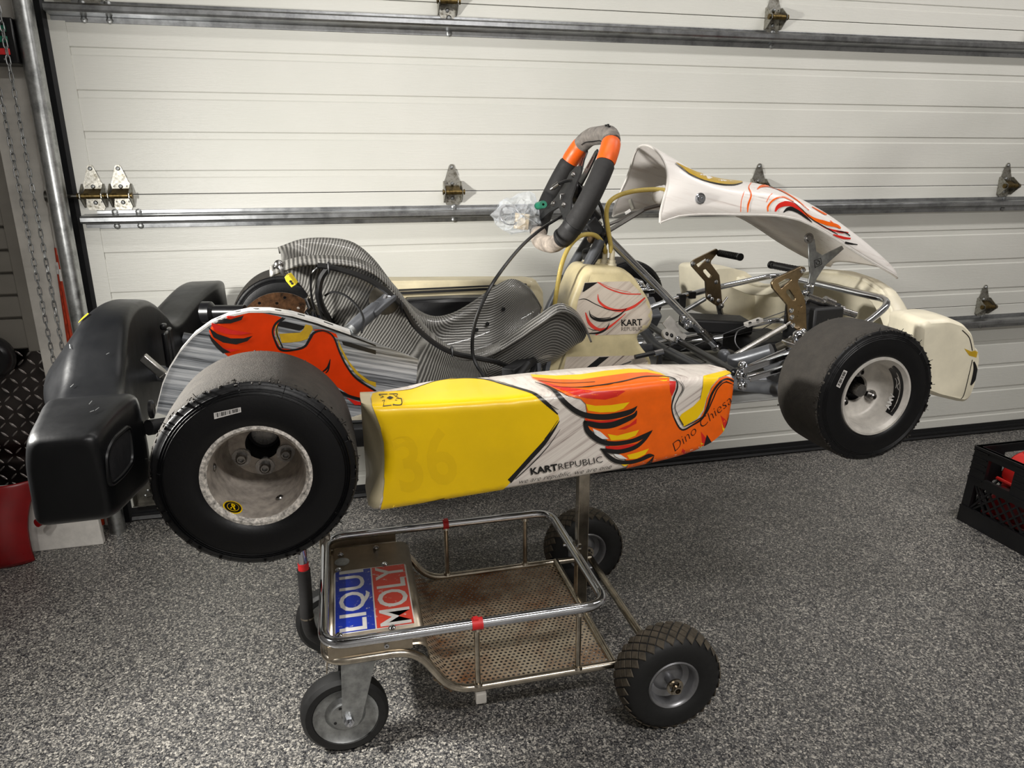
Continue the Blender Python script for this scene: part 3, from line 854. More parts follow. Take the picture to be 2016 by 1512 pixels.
# pneumatic wheels with a diamond tread
def cart_wheel(cx, cy, sgn):
    r, wd = .1115, .080
    c = Vector((cx, cy, r))
    prof = [(-.030, .052), (-.038, .062), (-.0405, .078), (-.038, .094), (-.031, .104), (-.018, .1085), (0, .110), (.018, .1085), (.031, .104), (.038, .094), (.0405, .078), (.038, .062), (.030, .052)]
    mb = MB(); mb.lathe(prof, c, (0, 1, 0), 56); ty = part(mb, 'tyre', 'cart_rubber', ST, angle=60)
    mb = MB(); N = 30
    for row in range(-2, 3):
        for k in range(N):
            a0 = 2 * math.pi * (k + (.5 if row % 2 else 0)) / N
            v0 = row * .0135
            def P(da, dv, h):
                v = v0 + dv; rr = .1102 - .0012 * (abs(v) / .02) ** 2 - (.004 * max(0, (abs(v) - .028) / .012)) + h
                a = a0 + da
                return (c.x + rr * math.cos(a), c.y + v, c.z + rr * math.sin(a))
            da = math.pi / N * .86; dv = .0118
            q = [(da, 0), (0, dv), (-da, 0), (0, -dv)]
            mb.prism([P(x, y, -.001) for x, y in q], [P(x * .9, y * .9, .0009) for x, y in q])
    part(mb, 'tread_blocks', 'cart_lug', ty, smooth=False)
    mb = MB()
    prof = [(.036, .001), (.036, .0105), (.010, .0105), (.010, .024), (.004, .034), (.010, .045), (.026, .047), (.034, .050), (.036, .0535), (.034, .056), (.028, .054)]
    mb.lathe([(sgn * h, rr) for h, rr in prof], c, (0, 1, 0), 40)
    mb.lathe([(-sgn * .03, .055), (-sgn * .03, .02), (-sgn * .04, .012), (-sgn * .04, .001)], c, (0, 1, 0), 30)
    rim = part(mb, 'rim', 'rim_grey', ST, angle=45)
    mb = MB(); o = c + Vector((0, sgn * .036, 0))
    mb.lathe([(0, .018), (sgn * .004, .018), (sgn * .004, .013), (0, .013)], o, (0, 1, 0), 24, closed=True)
    mb.lathe([(0, .0085), (sgn * .016, .0085), (sgn * .016, .006), (sgn * .004, .006)], o, (0, 1, 0), 18)
    for a in (.6, 2.5, 4.4): mb.box(o + Vector((.0125 * math.cos(a), sgn * .003, .0125 * math.sin(a))), (.006, .006, .006))
    mb.build('hub_clip', 'nickel', rim)
cart_wheel(.60, -1.262, -1); cart_wheel(.603, -.712, -1)
# casters under the step
def caster(cx, cy, sw):
    c = Vector((cx, cy, .0865)); D = Vector((math.sin(sw), math.cos(sw), 0))
    mb = MB(); mb.lathe([(-.015, .062), (-.020, .066), (-.0205, .078), (-.014, .085), (0, .0865), (.014, .085), (.0205, .078), (.020, .066), (.015, .062)], c, D, 44); part(mb, 'caster_tyre', 'cart_rubber', ST)
    mb = MB(); mb.lathe([(-.020, .008), (-.020, .030), (-.010, .040), (-.012, .055), (-.019, .064), (.019, .064), (.012, .055), (.010, .040), (.020, .030), (.020, .008)], c, D, 40); rm = part(mb, 'caster_rim', 'zinc', ST)
    mb = MB()
    for a in (2.0, 3.6, 5.2):
        p = c + Vector((.024 * math.cos(a), 0, .024 * math.sin(a))) - D * .0205
        mb.lathe([(0, .003), (.0004, .003), (.0006, .0002)], p, -D, 10)
    mb.build('rim_holes', 'black_matte', rm)
    mb = MB(); X = Vector((math.cos(sw), -math.sin(sw), 0))
    for s in (-1, 1):
        o = [(.058, .136), (-.012, .136), (-.018, -.002), (-.010, -.018), (.010, -.018), (.020, -.004)]
        A = [c + X * (u + .01) + Vector((0, 0, v)) + D * (s * .031) for u, v in o]; B = [c + X * (u + .01) + Vector((0, 0, v)) + D * (s * .0285) for u, v in o]
        mb.prism(A, B)
    top = c + X * .033 + Vector((0, 0, .1355)); M3 = Matrix((X, D, Vector((0, 0, 1)))).transposed()
    mb.box(top, (.07, .062, .003), M3)
    mb.cyl(top, top + Vector((0, 0, .016)), .018, 18)
    part(mb, 'caster_fork', 'zinc', ST, angle=30, bevel=.0012)
    mb = MB(); mb.cyl(c - D * .045 + X * .004, c + D * .045 + X * .004, .005, 10); mb.lathe([(0, .010), (.008, .010), (.008, .005)], c - D * .031 + X * .004, -D, 6); part(mb, 'caster_bolt', 'chrome', ST)
caster(-.060, -1.178, -.12); caster(-.085, -.86, -.12)
# ------------------------------------------------------------------ the kart
GK = thing('go_kart', 'racing go kart with yellow and orange flame side pod raised on the wheeled stand', 'go kart', tuple(KO), PSI, world=False)
BV = {}
def keep_bvh(key, mb): BV[key] = BVHTree.FromPolygons([tuple(v) for v in mb.v], mb.f)
def kp(mb, name, mat, parent=GK, **kw): return mb.build(name, mat, parent, **kw)
def R2(pts, ox, oy, s): return [(ox + x / s, oy + y / s) for x, y in pts]
def hit(key, px, py):
    d = lray(px, py).normalized()
    h = BV[key].ray_cast(CAML, d, 8.0)
    if h[0] is None: return None
    n = h[1]
    if n.dot(d) > 0: n = -n
    return h[0], n
OFFS = {'pod': .0009, 'tank': .0003, 'nassau': .0006}
def project(mb, key, pts, tris, off):
    """print pixel-traced outlines onto the real surface; points past its edge are drawn back to the edge"""
    hs = [hit(key, x, y) for x, y in pts]
    good = [i for i, h in enumerate(hs) if h is not None]
    if not good: return
    used = set(i for f in tris for i in f)
    for i, h in enumerate(hs):
        if h is not None or i not in used: continue
        p = Vector(pts[i]); g = min(good, key=lambda k: (pts[k][0] - p.x) ** 2 + (pts[k][1] - p.y) ** 2); q = Vector(pts[g])
        lo, hi = 0.0, 1.0; best = hs[g]
        for _ in range(9):
            m = (lo + hi) / 2; c = q + (p - q) * m; hh = hit(key, c.x, c.y)
            if hh is None: hi = m
            else: lo = m; best = hh
        hs[i] = best
    vs = [(h[0] + h[1] * off) if h is not None else Vector((0, 0, 0)) for h in hs]
    fs = []
    for f in tris:
        if any(hs[i] is None for i in f): continue
        if max((vs[f[i]] - vs[f[i - 1]]).length for i in range(len(f))) < .08: fs.append(f)
    mb.add(vs, fs)
def tri_fill(poly, step):
    P = [Vector((x, y)) for x, y in poly]
    ring = []
    for i, p in enumerate(P):
        q = P[(i + 1) % len(P)]; n = max(1, int((q - p).length / step))
        for k in range(n): ring.append(p + (q - p) * (k / n))
    m = len(ring); pts = list(ring); edges = [(i, (i + 1) % m) for i in range(m)]
    x0 = min(p.x for p in ring); x1 = max(p.x for p in ring); y0 = min(p.y for p in ring); y1 = max(p.y for p in ring)
    y = y0 + step / 2; row = 0
    while y < y1:
        x = x0 + step * (.5 if row % 2 else 1)
        while x < x1:
            if inside((x, y), ring): pts.append(Vector((x, y)))
            x += step
        y += step; row += 1
    v, e, f, _, _, _ = delaunay_2d_cdt(pts, edges, [tuple(range(m))], 1, 1e-5)
    return [(p.x, p.y) for p in v], [tuple(t) for t in f]
def inside(p, poly):
    c = False; x, y = p; n = len(poly)
    for i in range(n):
        a = poly[i]; b = poly[i - 1]
        if (a[1] > y) != (b[1] > y) and x < (b[0] - a[0]) * (y - a[1]) / (b[1] - a[1] + 1e-12) + a[0]: c = not c
    return c
def decal(name, mat, key, parent, shapes, layer, step=9, smooth_n=0):
    o = None
    for sh in shapes:
        mb = MB()
        v, f = tri_fill(sh, step); project(mb, key, v, f, OFFS.get(key, 0) + .00035 * layer)
        if mb.f: o = mb.build(name, mat, parent, angle=60)
    return o
def ribbon(pts, wd, n=6):
    """pixel polyline -> outline polygon, widths may vary along it"""
    if isinstance(wd, (int, float)): wd = [wd] * len(pts)
    S = spline([(p[0], p[1], w_) for p, w_ in zip(pts, wd)], n)
    L = []; Rr = []
    for i, p in enumerate(S):
        a = S[max(i - 1, 0)]; b = S[min(i + 1, len(S) - 1)]
        d = Vector((b.x - a.x, b.y - a.y)); d.normalize(); h = max(p.z, .4) / 2
        L.append((p.x - d.y * h, p.y + d.x * h)); Rr.append((p.x + d.y * h, p.y - d.x * h))
    return L, Rr
def strokes(name, mat, key, parent, items, layer, conv):
    ox, oy, s = conv
    for pts, wd in items:
        q = R2(pts, ox, oy, s); ww = [x / s for x in wd] if isinstance(wd, (list, tuple)) else wd / s
        L, Rr = ribbon(q, ww)
        m = len(L); nl = 4 if max(ww if isinstance(ww, list) else [ww]) > 5 else 1
        v = []; f = []
        for k in range(nl + 1): v += [(a[0] + (b[0] - a[0]) * k / nl, a[1] + (b[1] - a[1]) * k / nl) for a, b in zip(L, Rr)]
        for k in range(nl):
            for i in range(m - 1): f += [(k * m + i, k * m + i + 1, (k + 1) * m + i + 1), (k * m + i, (k + 1) * m + i + 1, (k + 1) * m + i)]
        mb = MB(); project(mb, key, v, f, OFFS.get(key, 0) + .00035 * layer)
        if mb.f: mb.build(name, mat, parent, angle=60)
def print_text(name, mat, key, parent, txt, p0, p1, hgt, layer, offset=0.0, shear=0.0, sub=True):
    """text whose baseline runs from pixel p0 to p1 with cap height hgt (pixels)"""
    vs, fs, (x0, x1, y0, y1) = text_tris(txt, offset, shear)
    d = Vector((p1[0] - p0[0], p1[1] - p0[1])); n = Vector((d.y, -d.x)).normalized() * hgt
    cap = .69
    pts = []
    for a, b in vs:
        u = (a - x0) / (x1 - x0); v = b / cap
        q = Vector(p0) + d * u + n * v; pts.append((q.x, q.y))
    mb = MB(); project(mb, key, pts, fs, OFFS.get(key, 0) + .00035 * layer)
    if mb.f: return mb.build(name, mat, parent, smooth=False)

# ---- wheels
def tyre(x, yo, wd, R, sgn, near, zc=0.0):
    """yo = outer face (lateral), sgn = -1 near side, +1 far side"""
    h = wd / 2; yc = yo - sgn * h; c = Vector((x, yc, zc))
    k = R / .139
    sw = [(h * .86, .070), (h * .965, .076), (h, .088 * k), (h * .995, .104 * k), (h * .972, .1165 * k), (h * .968, .1176 * k), (h * .981, .1184 * k), (h * .960, .1195 * k), (h * .954, .1208 * k), (h * .968, .1217 * k), (h * .947, .1228 * k), (h * .940, .1240 * k), (h * .955, .1250 * k), (h * .932, .1262 * k), (h * .925, .1300 * k), (h * .895, .1345 * k)]
    tr = [(h * .82, .1372 * k), (h * .55, .1382 * k), (0, R)]
    right = sw + tr
    prof = [(-a, r) for a, r in right] + [(a, r) for a, r in right[::-1][1:]]
    m = len(prof); ns = len(sw)
    mb = MB(); mb.lathe(prof, c, (0, 1, 0), 96, mif=lambda j: 0 if (j < ns - 1 or j >= m - ns) else 1)
    # scrubbed, slightly ragged tread edge and rubber whiskers
    rnd = random.Random(int(x * 100) + int(yo * 10) + 5)
    for s in (-1, 1):
        for q in range(90):
            a = rnd.uniform(0, 2 * math.pi); v = s * h * rnd.uniform(.84, .93); r = R * rnd.uniform(.955, .984) - .0008
            p = c + Vector((r * math.cos(a), v, r * math.sin(a))); e = rnd.uniform(.0006, .0016)
            mb.sphere(p, e, 5, 1, (1.2, 1.4, 1.2))
    for q in range(300 if near else 0):
        a = rnd.uniform(0, 2 * math.pi); f = rnd.uniform(.45, .9) ** .6; v = sgn * h * f
        r = (.1382 - (.001 if f < .82 else .004 * (f - .82) / .08)) * k - .0002
        d = Vector((math.cos(a), 0, math.sin(a))); e = rnd.uniform(.0012, .0034)
        u2 = Vector((-math.sin(a), 0, math.cos(a))); b0 = len(mb.v)
        ring = [c + Vector((0, v, 0)) + d * r + (u2 * math.cos(t) + Vector((0, math.sin(t), 0))) * e * rnd.uniform(.6, 1.3) for t in [i * 1.047 for i in range(6)]]
        mb.add(ring + [c + Vector((0, v, 0)) + d * (r + e * .42)], [(i, (i + 1) % 6, 6) for i in range(6)], 1)
    for q in range(16 if near else 0):
        a = q * 2 * math.pi / 16 + .1; v = sgn * h * .9
        d = Vector((math.cos(a), 0, math.sin(a)))
        p = c + Vector((0, v, 0)) + d * (R * .965)
        mb.tube([p, p + d * .007 + Vector((0, sgn * .002, 0))], .0005, 4)
    for q in range(14):
        a = q * 2 * math.pi / 14 + .3; d = Vector((math.cos(a), 0, math.sin(a)))
        for s in (-1, 1):
            mb.tube([c + Vector((0, s * v, 0)) + d * r for v, r in sw[6:16]], .0005, 4)
    key = 'tyre%s' % ((x, yo),)
    keep_bvh(key, mb)
    o = kp(mb, 'tyre', ['sidewall', 'tread'], angle=70)
    return o, key, c
def rim_rear(x, yo, sgn):
    c = Vector((x, yo, ZR)); s = -sgn
    # s*depth goes inboard
    prof = [(.004, .0655), (-.002, .070), (-.001, .0745), (.006, .0755), (.012, .072), (.014, .0655)]
    mb = MB(); mb.lathe([(s * a, r) for a, r in prof], c, (0, 1, 0), 64); lip = kp(mb, 'rim_lip', 'magnesium_scuffed')
    prof = [(.004, .0655), (.012, .063), (.05, .061), (.115, .058), (.128, .050), (.130, .026), (.136, .026), (.136, .060), (.17, .064), (.178, .072)]
    mb = MB(); mb.lathe([(s * a, r) for a, r in prof], c, (0, 1, 0), 64)
    key = 'rim%s' % ((x, yo),); keep_bvh(key, mb)
    rim = kp(mb, 'rim', 'magnesium', angle=45)
    return rim, key, lip
ZR = -.011
T_RN, kRN, c_ = tyre(0, -.640, .194, .1405, -1, True, ZR)
T_RF, kRF, c_ = tyre(0, .630, .190, .139, 1, False, ZR)
XF = 1.060
T_FN, kFN, c_ = tyre(XF, -.602, .128, .1262, -1, True)
T_FF, kFF, c_ = tyre(XF, .600, .128, .127, 1, False)
rimRN, kRimRN, _l = rim_rear(0, -.634, -1)
rimRF, kRimRF, _l = rim_rear(0, .622, 1)
def hub_bolts(rim, x, y, sgn, rr, angs, r=.0085, zc=0.0):
    for a in angs:
        p = Vector((x + rr * math.cos(a), y, zc + rr * math.sin(a))); D = Vector((0, sgn, 0))
        mb = MB(); mb.lathe([(-.004, r * 1.7), (.003, r * 1.7), (.003, r), (.010, r), (.012, r * .7), (.012, r * .55), (.006, r * .5), (.006, .0003)], p, D, 16)
        mb.build('wheel_bolt', 'steel', rim)
for x, y, sg, rim in ((0, -.634 + .130, -1, rimRN), (0, .622 - .130, 1, rimRF)):
    hub_bolts(rim, x, y, sg, .038, [math.radians(a) for a in (270, 210, 330, 90)], .0085, ZR)
mb = MB(); mb.lathe([(0, .026), (.004, .0255), (.05, .0255), (.05, .021)], (0, -.634 + .1305, ZR), (0, 1, 0), 32); mb.build('hub_bore', 'black_matte', rimRN)
for q in (2.0, 3.1, 5.1):
    p = Vector((.0605 * math.cos(q), -.634 + .045, ZR + .0605 * math.sin(q)))
    mb = MB(); mb.lathe([(0, .006), (.002, .005), (.003, .0005)], p, (-math.cos(q), 0, -math.sin(q)), 10); mb.build('valve_bolt', 'steel', rimRN)
# round yellow sticker inside the near rear rim
def disc_px(cx, cy, rx, ry, n=24, rot=0): return [(cx + rx * math.cos(a) * math.cos(rot) - ry * math.sin(a) * math.sin(rot), cy + rx * math.cos(a) * math.sin(rot) + ry * math.sin(a) * math.cos(rot)) for a in [2 * math.pi * i / n for i in range(n)]]
decal('round_sticker', 'decal_yellow', kRimRN, rimRN, [disc_px(458, 999, 20, 12, rot=.3)], 1, 5)
decal('round_sticker_ring', 'decal_black', kRimRN, rimRN, [disc_px(458, 999, 17.5, 10.2, rot=.3)], 2, 5)
decal('round_sticker_ring', 'decal_yellow', kRimRN, rimRN, [disc_px(458, 999, 12.5, 7.6, rot=.3)], 3, 5)
decal('round_sticker_dot', 'decal_black', kRimRN, rimRN, [disc_px(458, 999, 11.5, 6.8, rot=.3)], 4, 5)
print_text('round_sticker_letter', 'decal_yellow', kRimRN, rimRN, 'R', (452, 1002), (463, 1005), 9, 5, .03)
# front rim near: shallow spun dish with an open hub hole
def rim_front(y0, sgn):
    s = -sgn; c = Vector((XF, y0, 0))
    mb = MB(); mb.lathe([(s * a, r) for a, r in ((.004, .064), (-.002, .069), (-.002, .073), (.003, .0755), (.010, .0735), (.013, .065))], c, (0, 1, 0), 64); kp(mb, 'rim_lip', 'rim_silver')
    mb = MB(); mb.lathe([(s * a, r) for a, r in ((.004, .064), (.010, .060), (.030, .0575), (.046, .055), (.050, .050), (.0535, .026), (.058, .0245), (.065, .0245), (.065, .05), (.085, .060), (.115, .066), (.118, .072))], c, (0, 1, 0), 64)
    key = 'frim%s' % y0; keep_bvh(key, mb)
    return kp(mb, 'rim', 'rim_silver', angle=45), key
rimFN, kFrim = rim_front(-.598, -1); rimFF, _k = rim_front(.596, 1)
hub_bolts(rimFN, XF, -.598 + .050, -1, .036, [math.radians(a) for a in (95, 215, 335)], .0065)
mb = MB(); mb.lathe([(0, .0245), (.02, .024), (.02, .0003)], (XF, -.598 + .058, 0), (0, 1, 0), 32); mb.build('hub_bore', 'black_matte', rimFN)
mb = MB(); mb.lathe([(-.012, .0003), (-.012, .008), (0, .010), (.02, .010)], (XF, -.598 + .060, 0), (0, 1, 0), 16); mb.build('stub_axle_nut', 'steel', rimFN)
mb = MB(); mb.cyl((XF - .033, -.598 + .045, -.026), (XF - .050, -.598 + .03, -.030), .0045, 10); mb.build('valve_stem', 'bronze', rimFN)
# curved black brand strip on the rim's inner wall
strip = [(1764, 730), (1770, 745), (1772, 765), (1768, 785), (1760, 805), (1748, 818)]
strokes('rim_strip', 'decal_black', kFrim, rimFN, [([(1756, 722), (1764, 735), (1769, 755), (1768, 775), (1761, 797), (1750, 815)], [16, 18, 19, 19, 18, 16])], 1, (0, 0, 1))
print_text('rim_strip_letters', 'decal_white', kFrim, rimFN, 'VMA', (1763, 777), (1751, 807), -9, 2, .02)
strokes('rim_strip_script', 'decal_white', kFrim, rimFN, [([(1767, 742), (1771, 752), (1767, 760), (1770, 768)], 1.4), ([(1763, 744), (1766, 752), (1764, 764)], 1.2)], 2, (0, 0, 1))
# bar code labels on the near tyres
def barcode(key, tyre_o, quad, nb):
    a, b, c, d = [Vector(p) for p in quad]     # a-b long side, d-c the other
    lab = decal('barcode_label', 'paper_white', key, tyre_o, [[tuple(a), tuple(b), tuple(c), tuple(d)]], 1.5, 5)
    rnd = random.Random(3); u = .06; shp = []
    while u < .95:
        wbar = rnd.choice((.012, .02, .035)); 
        p = lambda t, v: tuple((a + (b - a) * t) * (1 - v) + (d + (c - d) * t) * v)
        shp.append([p(u, .1), p(u + wbar, .1), p(u + wbar, .8), p(u, .8)]); u += wbar + rnd.choice((.014, .02, .035))
    mb = MB()
    for s in shp: project(mb, key, s, [(0, 1, 2), (0, 2, 3)], .0009)
    if mb.f: mb.build('bars', 'decal_black', lab)
barcode(kRN, T_RN, ((421, 813), (474, 801.5), (475, 811), (422, 825)), 0)
barcode(kFN, T_FN, ((1646, 760), (1661, 728), (1668, 731), (1653, 764)), 0)
# far rear wheel: brass coloured inner drum seen past the disc
mb = MB(); mb.cyl((0, -.455, ZR), (0, .50, ZR), .020, 20); kp(mb, 'rear_axle', 'steel')
for y in (-.40, .40):
    mb = MB(); mb.cyl((0, y - .04, ZR), (0, y + .04, ZR), .030, 20); mb.lathe([(-.006, .03), (-.006, .052), (.006, .052), (.006, .03)], (0, y + (.04 if y > 0 else -.04), ZR), (0, 1, 0), 24); kp(mb, 'rear_hub', 'alu')
for y in (-.30, .27):
    mb = MB(); mb.lathe([(-.014, .021), (-.014, .045), (.014, .045), (.014, .021)], (0, y, ZR), (0, 1, 0), 24); mb.box((0, y, -.05), (.05, .03, .06)); kp(mb, 'axle_bearing', 'frame_grey')
# brake disc and caliper
YD = .33
def circ2(cx, cy, r, n=14): return [(cx + r * math.cos(2 * math.pi * k / n), cy + r * math.sin(2 * math.pi * k / n)) for k in range(n)]
MXZ = Matrix(((1, 0, 0, 0), (0, 0, -1, 0), (0, 1, 0, 0), (0, 0, 0, 1)))       # plate drawn in (x, z), thickness along y
holes = []
for k in range(27):
    a = k * 2 * math.pi / 27; rr = (.088, .074, .060)[k % 3]; holes.append(circ2(rr * math.cos(a) * 1.08, rr * math.sin(a) * 1.08, .0042, 10))
dsc = flat([circ2(0, 0, .108, 56), circ2(0, 0, .032, 32)] + holes, .006, Matrix.Translation((0, YD, ZR)) @ MXZ, 'brake_disc', 'disc_rust', GK)
mb = MB(); o = [(.055, .015), (.07, .075), (.085, .098), (.115, .096), (.132, .06), (.128, .01), (.09, -.02)]
mb.prism([(x, YD - .035, z) for x, z in o], [(x, YD - .008, z) for x, z in o]); mb.prism([(x, YD + .008, z) for x, z in o], [(x, YD + .035, z) for x, z in o])
cal = kp(mb, 'brake_caliper', 'caliper_grey', smooth=False, bevel=.003)
for x, z, r in ((.088, .022, .019), (.103, .075, .006)):
    mb = MB(); mb.lathe([(-.006, .0004), (-.006, r * .55), (-.002, r * .6), (-.002, r * .78), (-.005, r * .82), (-.005, r), (0, r)], (x, YD - .035, z), (0, 1, 0), 24); mb.build('piston_cap', 'screw_blue', cal)
mb = MB(); mb.bar((.078, YD - .03, .10), (.128, YD - .03, .078), .014, .008, up=(0, 1, 0)); mb.build('caliper_bridge', 'alu', cal, bevel=.002)
for pts in ([(.068, .085), (.075, .06), (.066, .05), (.074, .03), (.064, .012)], [(.083, .05), (.078, .02), (.07, -.01)]):
    mb = MB(); mb.tube([(x, YD - .04, z) for x, z in pts], .004, 6); mb.build('pad_spring', 'chrome', cal)

# ---- rear bumper: black blow-moulded plastic, low blocks behind the wheels, tall middle
def bsec(y, rb, rm, tr, tf, fb, zb, zm, zt, ztf):
    # rear bottom, rear mid, top rear, top front, front bottom
    return [(rb, y, zb), (rm, y, zm), (tr, y, zt), (tf, y, ztf), (fb, y, (ztf + zb) / 2), (fb, y, zb)]
B = [bsec(-.640, -.256, -.256, -.250, -.200, -.196, -.028, .030, .056, .056),
     bsec(-.630, -.278, -.276, -.268, -.186, -.184, -.050, .035, .073, .073),
     bsec(-.56, -.288, -.288, -.276, -.174, -.171, -.054, .035, .084, .084),
     bsec(-.505, -.296, -.298, -.282, -.165, -.161, -.052, .035, .087, .086),
     bsec(-.455, -.300, -.302, -.284, -.192, -.190, -.050, .030, .070, .070),
     bsec(-.40, -.312, -.316, -.292, -.205, -.204, -.048, .030, .082, .080),
     bsec(-.34, -.334, -.344, -.290, -.210, -.212, -.046, .050, .126, .120),
     bsec(-.27, -.346, -.358, -.280, -.214, -.214, -.044, .065, .164, .160),
     bsec(-.17, -.350, -.362, -.276, -.216, -.214, -.042, .070, .171, .168),
     bsec(-.05, -.350, -.360, -.282, -.220, -.214, -.042, .068, .154, .149),
     bsec(.06, -.348, -.356, -.290, -.222, -.214, -.042, .058, .116, .107),
     bsec(.14, -.344, -.350, -.292, -.222, -.214, -.042, .045, .074, .067),
     bsec(.22, -.338, -.344, -.290, -.215, -.208, -.044, .035, .062, .060),
     bsec(.32, -.328, -.332, -.284, -.200, -.196, -.046, .035, .078, .078),
     bsec(.42, -.312, -.314, -.274, -.182, -.178, -.048, .035, .094, .094),
     bsec(.50, -.300, -.302, -.266, -.164, -.160, -.050, .035, .102, .102),
     bsec(.585, -.288, -.288, -.258, -.160, -.158, -.050, .035, .100, .100),
     bsec(.632, -.276, -.276, -.250, -.164, -.162, -.046, .035, .088, .088),
     bsec(.640, -.260, -.260, -.240, -.176, -.172, -.030, .030, .064, .064)]
cols = [spline([q[j] for q in B], 4) for j in range(6)]
B2 = [fillet([cols[j][i] for j in range(6)], .015 if 3 < i < len(cols[0]) - 4 else .012, 4, True) for i in range(len(cols[0]))]
mb = MB(); mb.loft(B2); keep_bvh('bumper', mb)
rb = kp(mb, 'rear_bumper', 'black_plastic', angle=60)
# recessed panel on the near block's front side, groove lines and mounting bolt
rcp = [(206, 898), (220, 866), (252, 838), (258, 868), (260, 908), (240, 936), (214, 958)]
decal('bumper_recess', 'black_matte', 'bumper', rb, [rcp], 3, 6)
rc = [h[0] + h[1] * .001 for h in (hit('bumper', x, y) for x, y in rcp) if h]
mb = MB(); mb.tube(fillet(rc, .012, 4, True), .0035, 8, closed=True); mb.build('bumper_recess_rim', 'black_plastic', rb)
mb = MB(); mb.lathe([(0, .014), (-.004, .014), (-.006, .009), (-.004, .006), (-.004, .0005)], (-.152, -.50, .058), (-1, 0, 0), 18); mb.build('bumper_plug', 'black_satin', rb)
mb = MB(); mb.cyl((-.158, -.50, .03), (-.12, -.46, .02), .012, 14); mb.build('bumper_stop', 'black_matte', rb)
strokes('scratches', 'zinc', 'bumper', rb, [([(176, 800), (182, 793)], 1.2), ([(178, 815), (186, 812)], 1.3), ([(140, 765), (146, 759)], 1), ([(210, 700), (216, 697)], 1), ([(140, 680), (141, 688)], 1), ([(188, 812), (196, 806)], 1)], 9, (0, 0, 1))
strokes('sticker_edge', 'decal_yellow', 'bumper', rb, [([(104, 712), (110, 698), (124, 672), (150, 643), (176, 620)], [2.5, 3, 3, 3, 1.5])], 9, (0, 0, 1))
# bumper mounts and black boxes behind the seat
mb = MB(); mb.cyl((-.215, -.13, .02), (-.03, -.13, -.03), .016, 14); kp(mb, 'bumper_mount', 'frame_grey')
mb = MB(); mb.cyl((-.215, .18, .02), (-.03, .18, -.03), .016, 14); kp(mb, 'bumper_mount', 'frame_grey')
mb = MB(); a = K(302, 716, -.33); b = K(324, 735, -.33)
mb.bar(K(280, 702, -.30), K(322, 738, -.30), .014, .016, up=(0, 1, 0)); mb.bar(K(315, 735, -.30), K(380, 765, -.30), .014, .014, up=(0, 1, 0)); kp(mb, 'bumper_clamp', 'alu', bevel=.002)
mb = MB()
for y in (-.12, -.085): mb.box((-.192, y, .060), (.010, .028, .078))
mb.box((-.197, -.10, .105), (.012, .018, .012)); kp(mb, 'rubber_buffer', 'black_satin', bevel=.004)
mb = MB(); mb.lathe([(-.05, .014), (-.05, .026), (-.03, .026), (-.022, .017), (.05, .017), (.05, .002)], (-.12, .20, .075), (1, -.25, 0), 24); kp(mb, 'filler_cap', 'black_satin')

# ---- mudguard panel inside the near rear tyre
YG = -.428
gt = [(307, 812), (311, 790), (320, 755), (334, 722), (354, 690), (380, 660), (412, 637), (450, 621), (490, 612), (530, 612), (575, 619), (625, 633), (690, 656), (760, 683), (823, 707)]
top = [K(x, y, YG) for x, y in gt]
bot = [K(x, y, YG) for x, y in ((818, 770), (722, 812), (600, 850), (430, 850))]
out = [(p.x, p.z) for p in top + bot]
mb = MB(); mb.prism([(x, YG, z) for x, z in out], [(x, YG + .004, z) for x, z in out]); keep_bvh('guard', mb)
gd = kp(mb, 'mudguard', 'guard_streaks', smooth=False)
mb = MB(); secs = []
for p in top[:-2]: secs.append([(p.x, YG - .0006, p.z + .0006), (p.x, YG + .030, p.z + .0006), (p.x, YG + .030, p.z - .003), (p.x, YG - .0006, p.z - .003)])
mb.loft(secs); mb.build('mudguard_flange', 'decal_white', gd)
for f in (.30, .38, .45, .52, .585, .66, .73, .80):
    i = f * (len(top) - 1); k = int(i); q = top[k].lerp(top[k + 1], i - k); q2 = top[k].lerp(top[k + 1], min(1, i - k + .28))
    mb = MB(); mb.add([(q.x, YG + .010, q.z + .0012), (q2.x, YG + .010, q2.z + .0012), (q2.x, YG + .017, q2.z + .0012), (q.x, YG + .017, q.z + .0012)], [(0, 1, 2, 3)]); mb.build('flange_dash', 'decal_black', gd)
Q = (280, 560, 2.7)
decal('guard_black_edge', 'decal_black', 'guard', gd, [R2([(120, 330), (170, 260), (230, 195), (300, 160), (400, 135), (520, 128), (640, 134), (760, 155), (900, 195), (1060, 250), (1242, 322), (1242, 330), (1060, 262), (900, 208), (760, 168), (640, 148), (520, 142), (410, 150), (320, 178), (240, 220), (170, 290), (110, 400)], *Q)], 1, 10)
decal('guard_orange', 'decal_orange_deep', 'guard', gd, [R2([(352, 205), (430, 180), (500, 160), (560, 150), (640, 152), (720, 168), (752, 180), (728, 205), (703, 235), (705, 280), (735, 340), (800, 345), (855, 330), (885, 300), (905, 262), (945, 245), (1000, 265), (1032, 310), (1060, 380), (1100, 455), (1160, 520), (1242, 572), (1242, 600), (1180, 612), (1120, 600), (1060, 560), (1000, 520), (800, 470), (600, 440), (460, 385), (400, 335), (372, 290), (356, 250)], *Q)], 1.5, 9)
decal('guard_orange', 'decal_orange_deep', 'guard', gd, [R2([(905, 240), (960, 238), (1030, 262), (1040, 285), (985, 262), (940, 252)], *Q)], 1.5, 6)
decal('guard_yellow', 'decal_yellow_dull', 'guard', gd, [R2([(728, 262), (790, 258), (838, 256), (856, 240), (868, 212), (900, 218), (908, 236), (892, 262), (878, 290), (840, 302), (790, 308), (742, 310)], *Q), R2([(1040, 290), (1062, 340), (1100, 410), (1150, 470), (1205, 510), (1242, 520), (1242, 545), (1190, 520), (1130, 470), (1080, 395), (1046, 330)], *Q), R2([(712, 205), (720, 225), (722, 270), (735, 325), (722, 300), (708, 255)], *Q)], 2, 7)
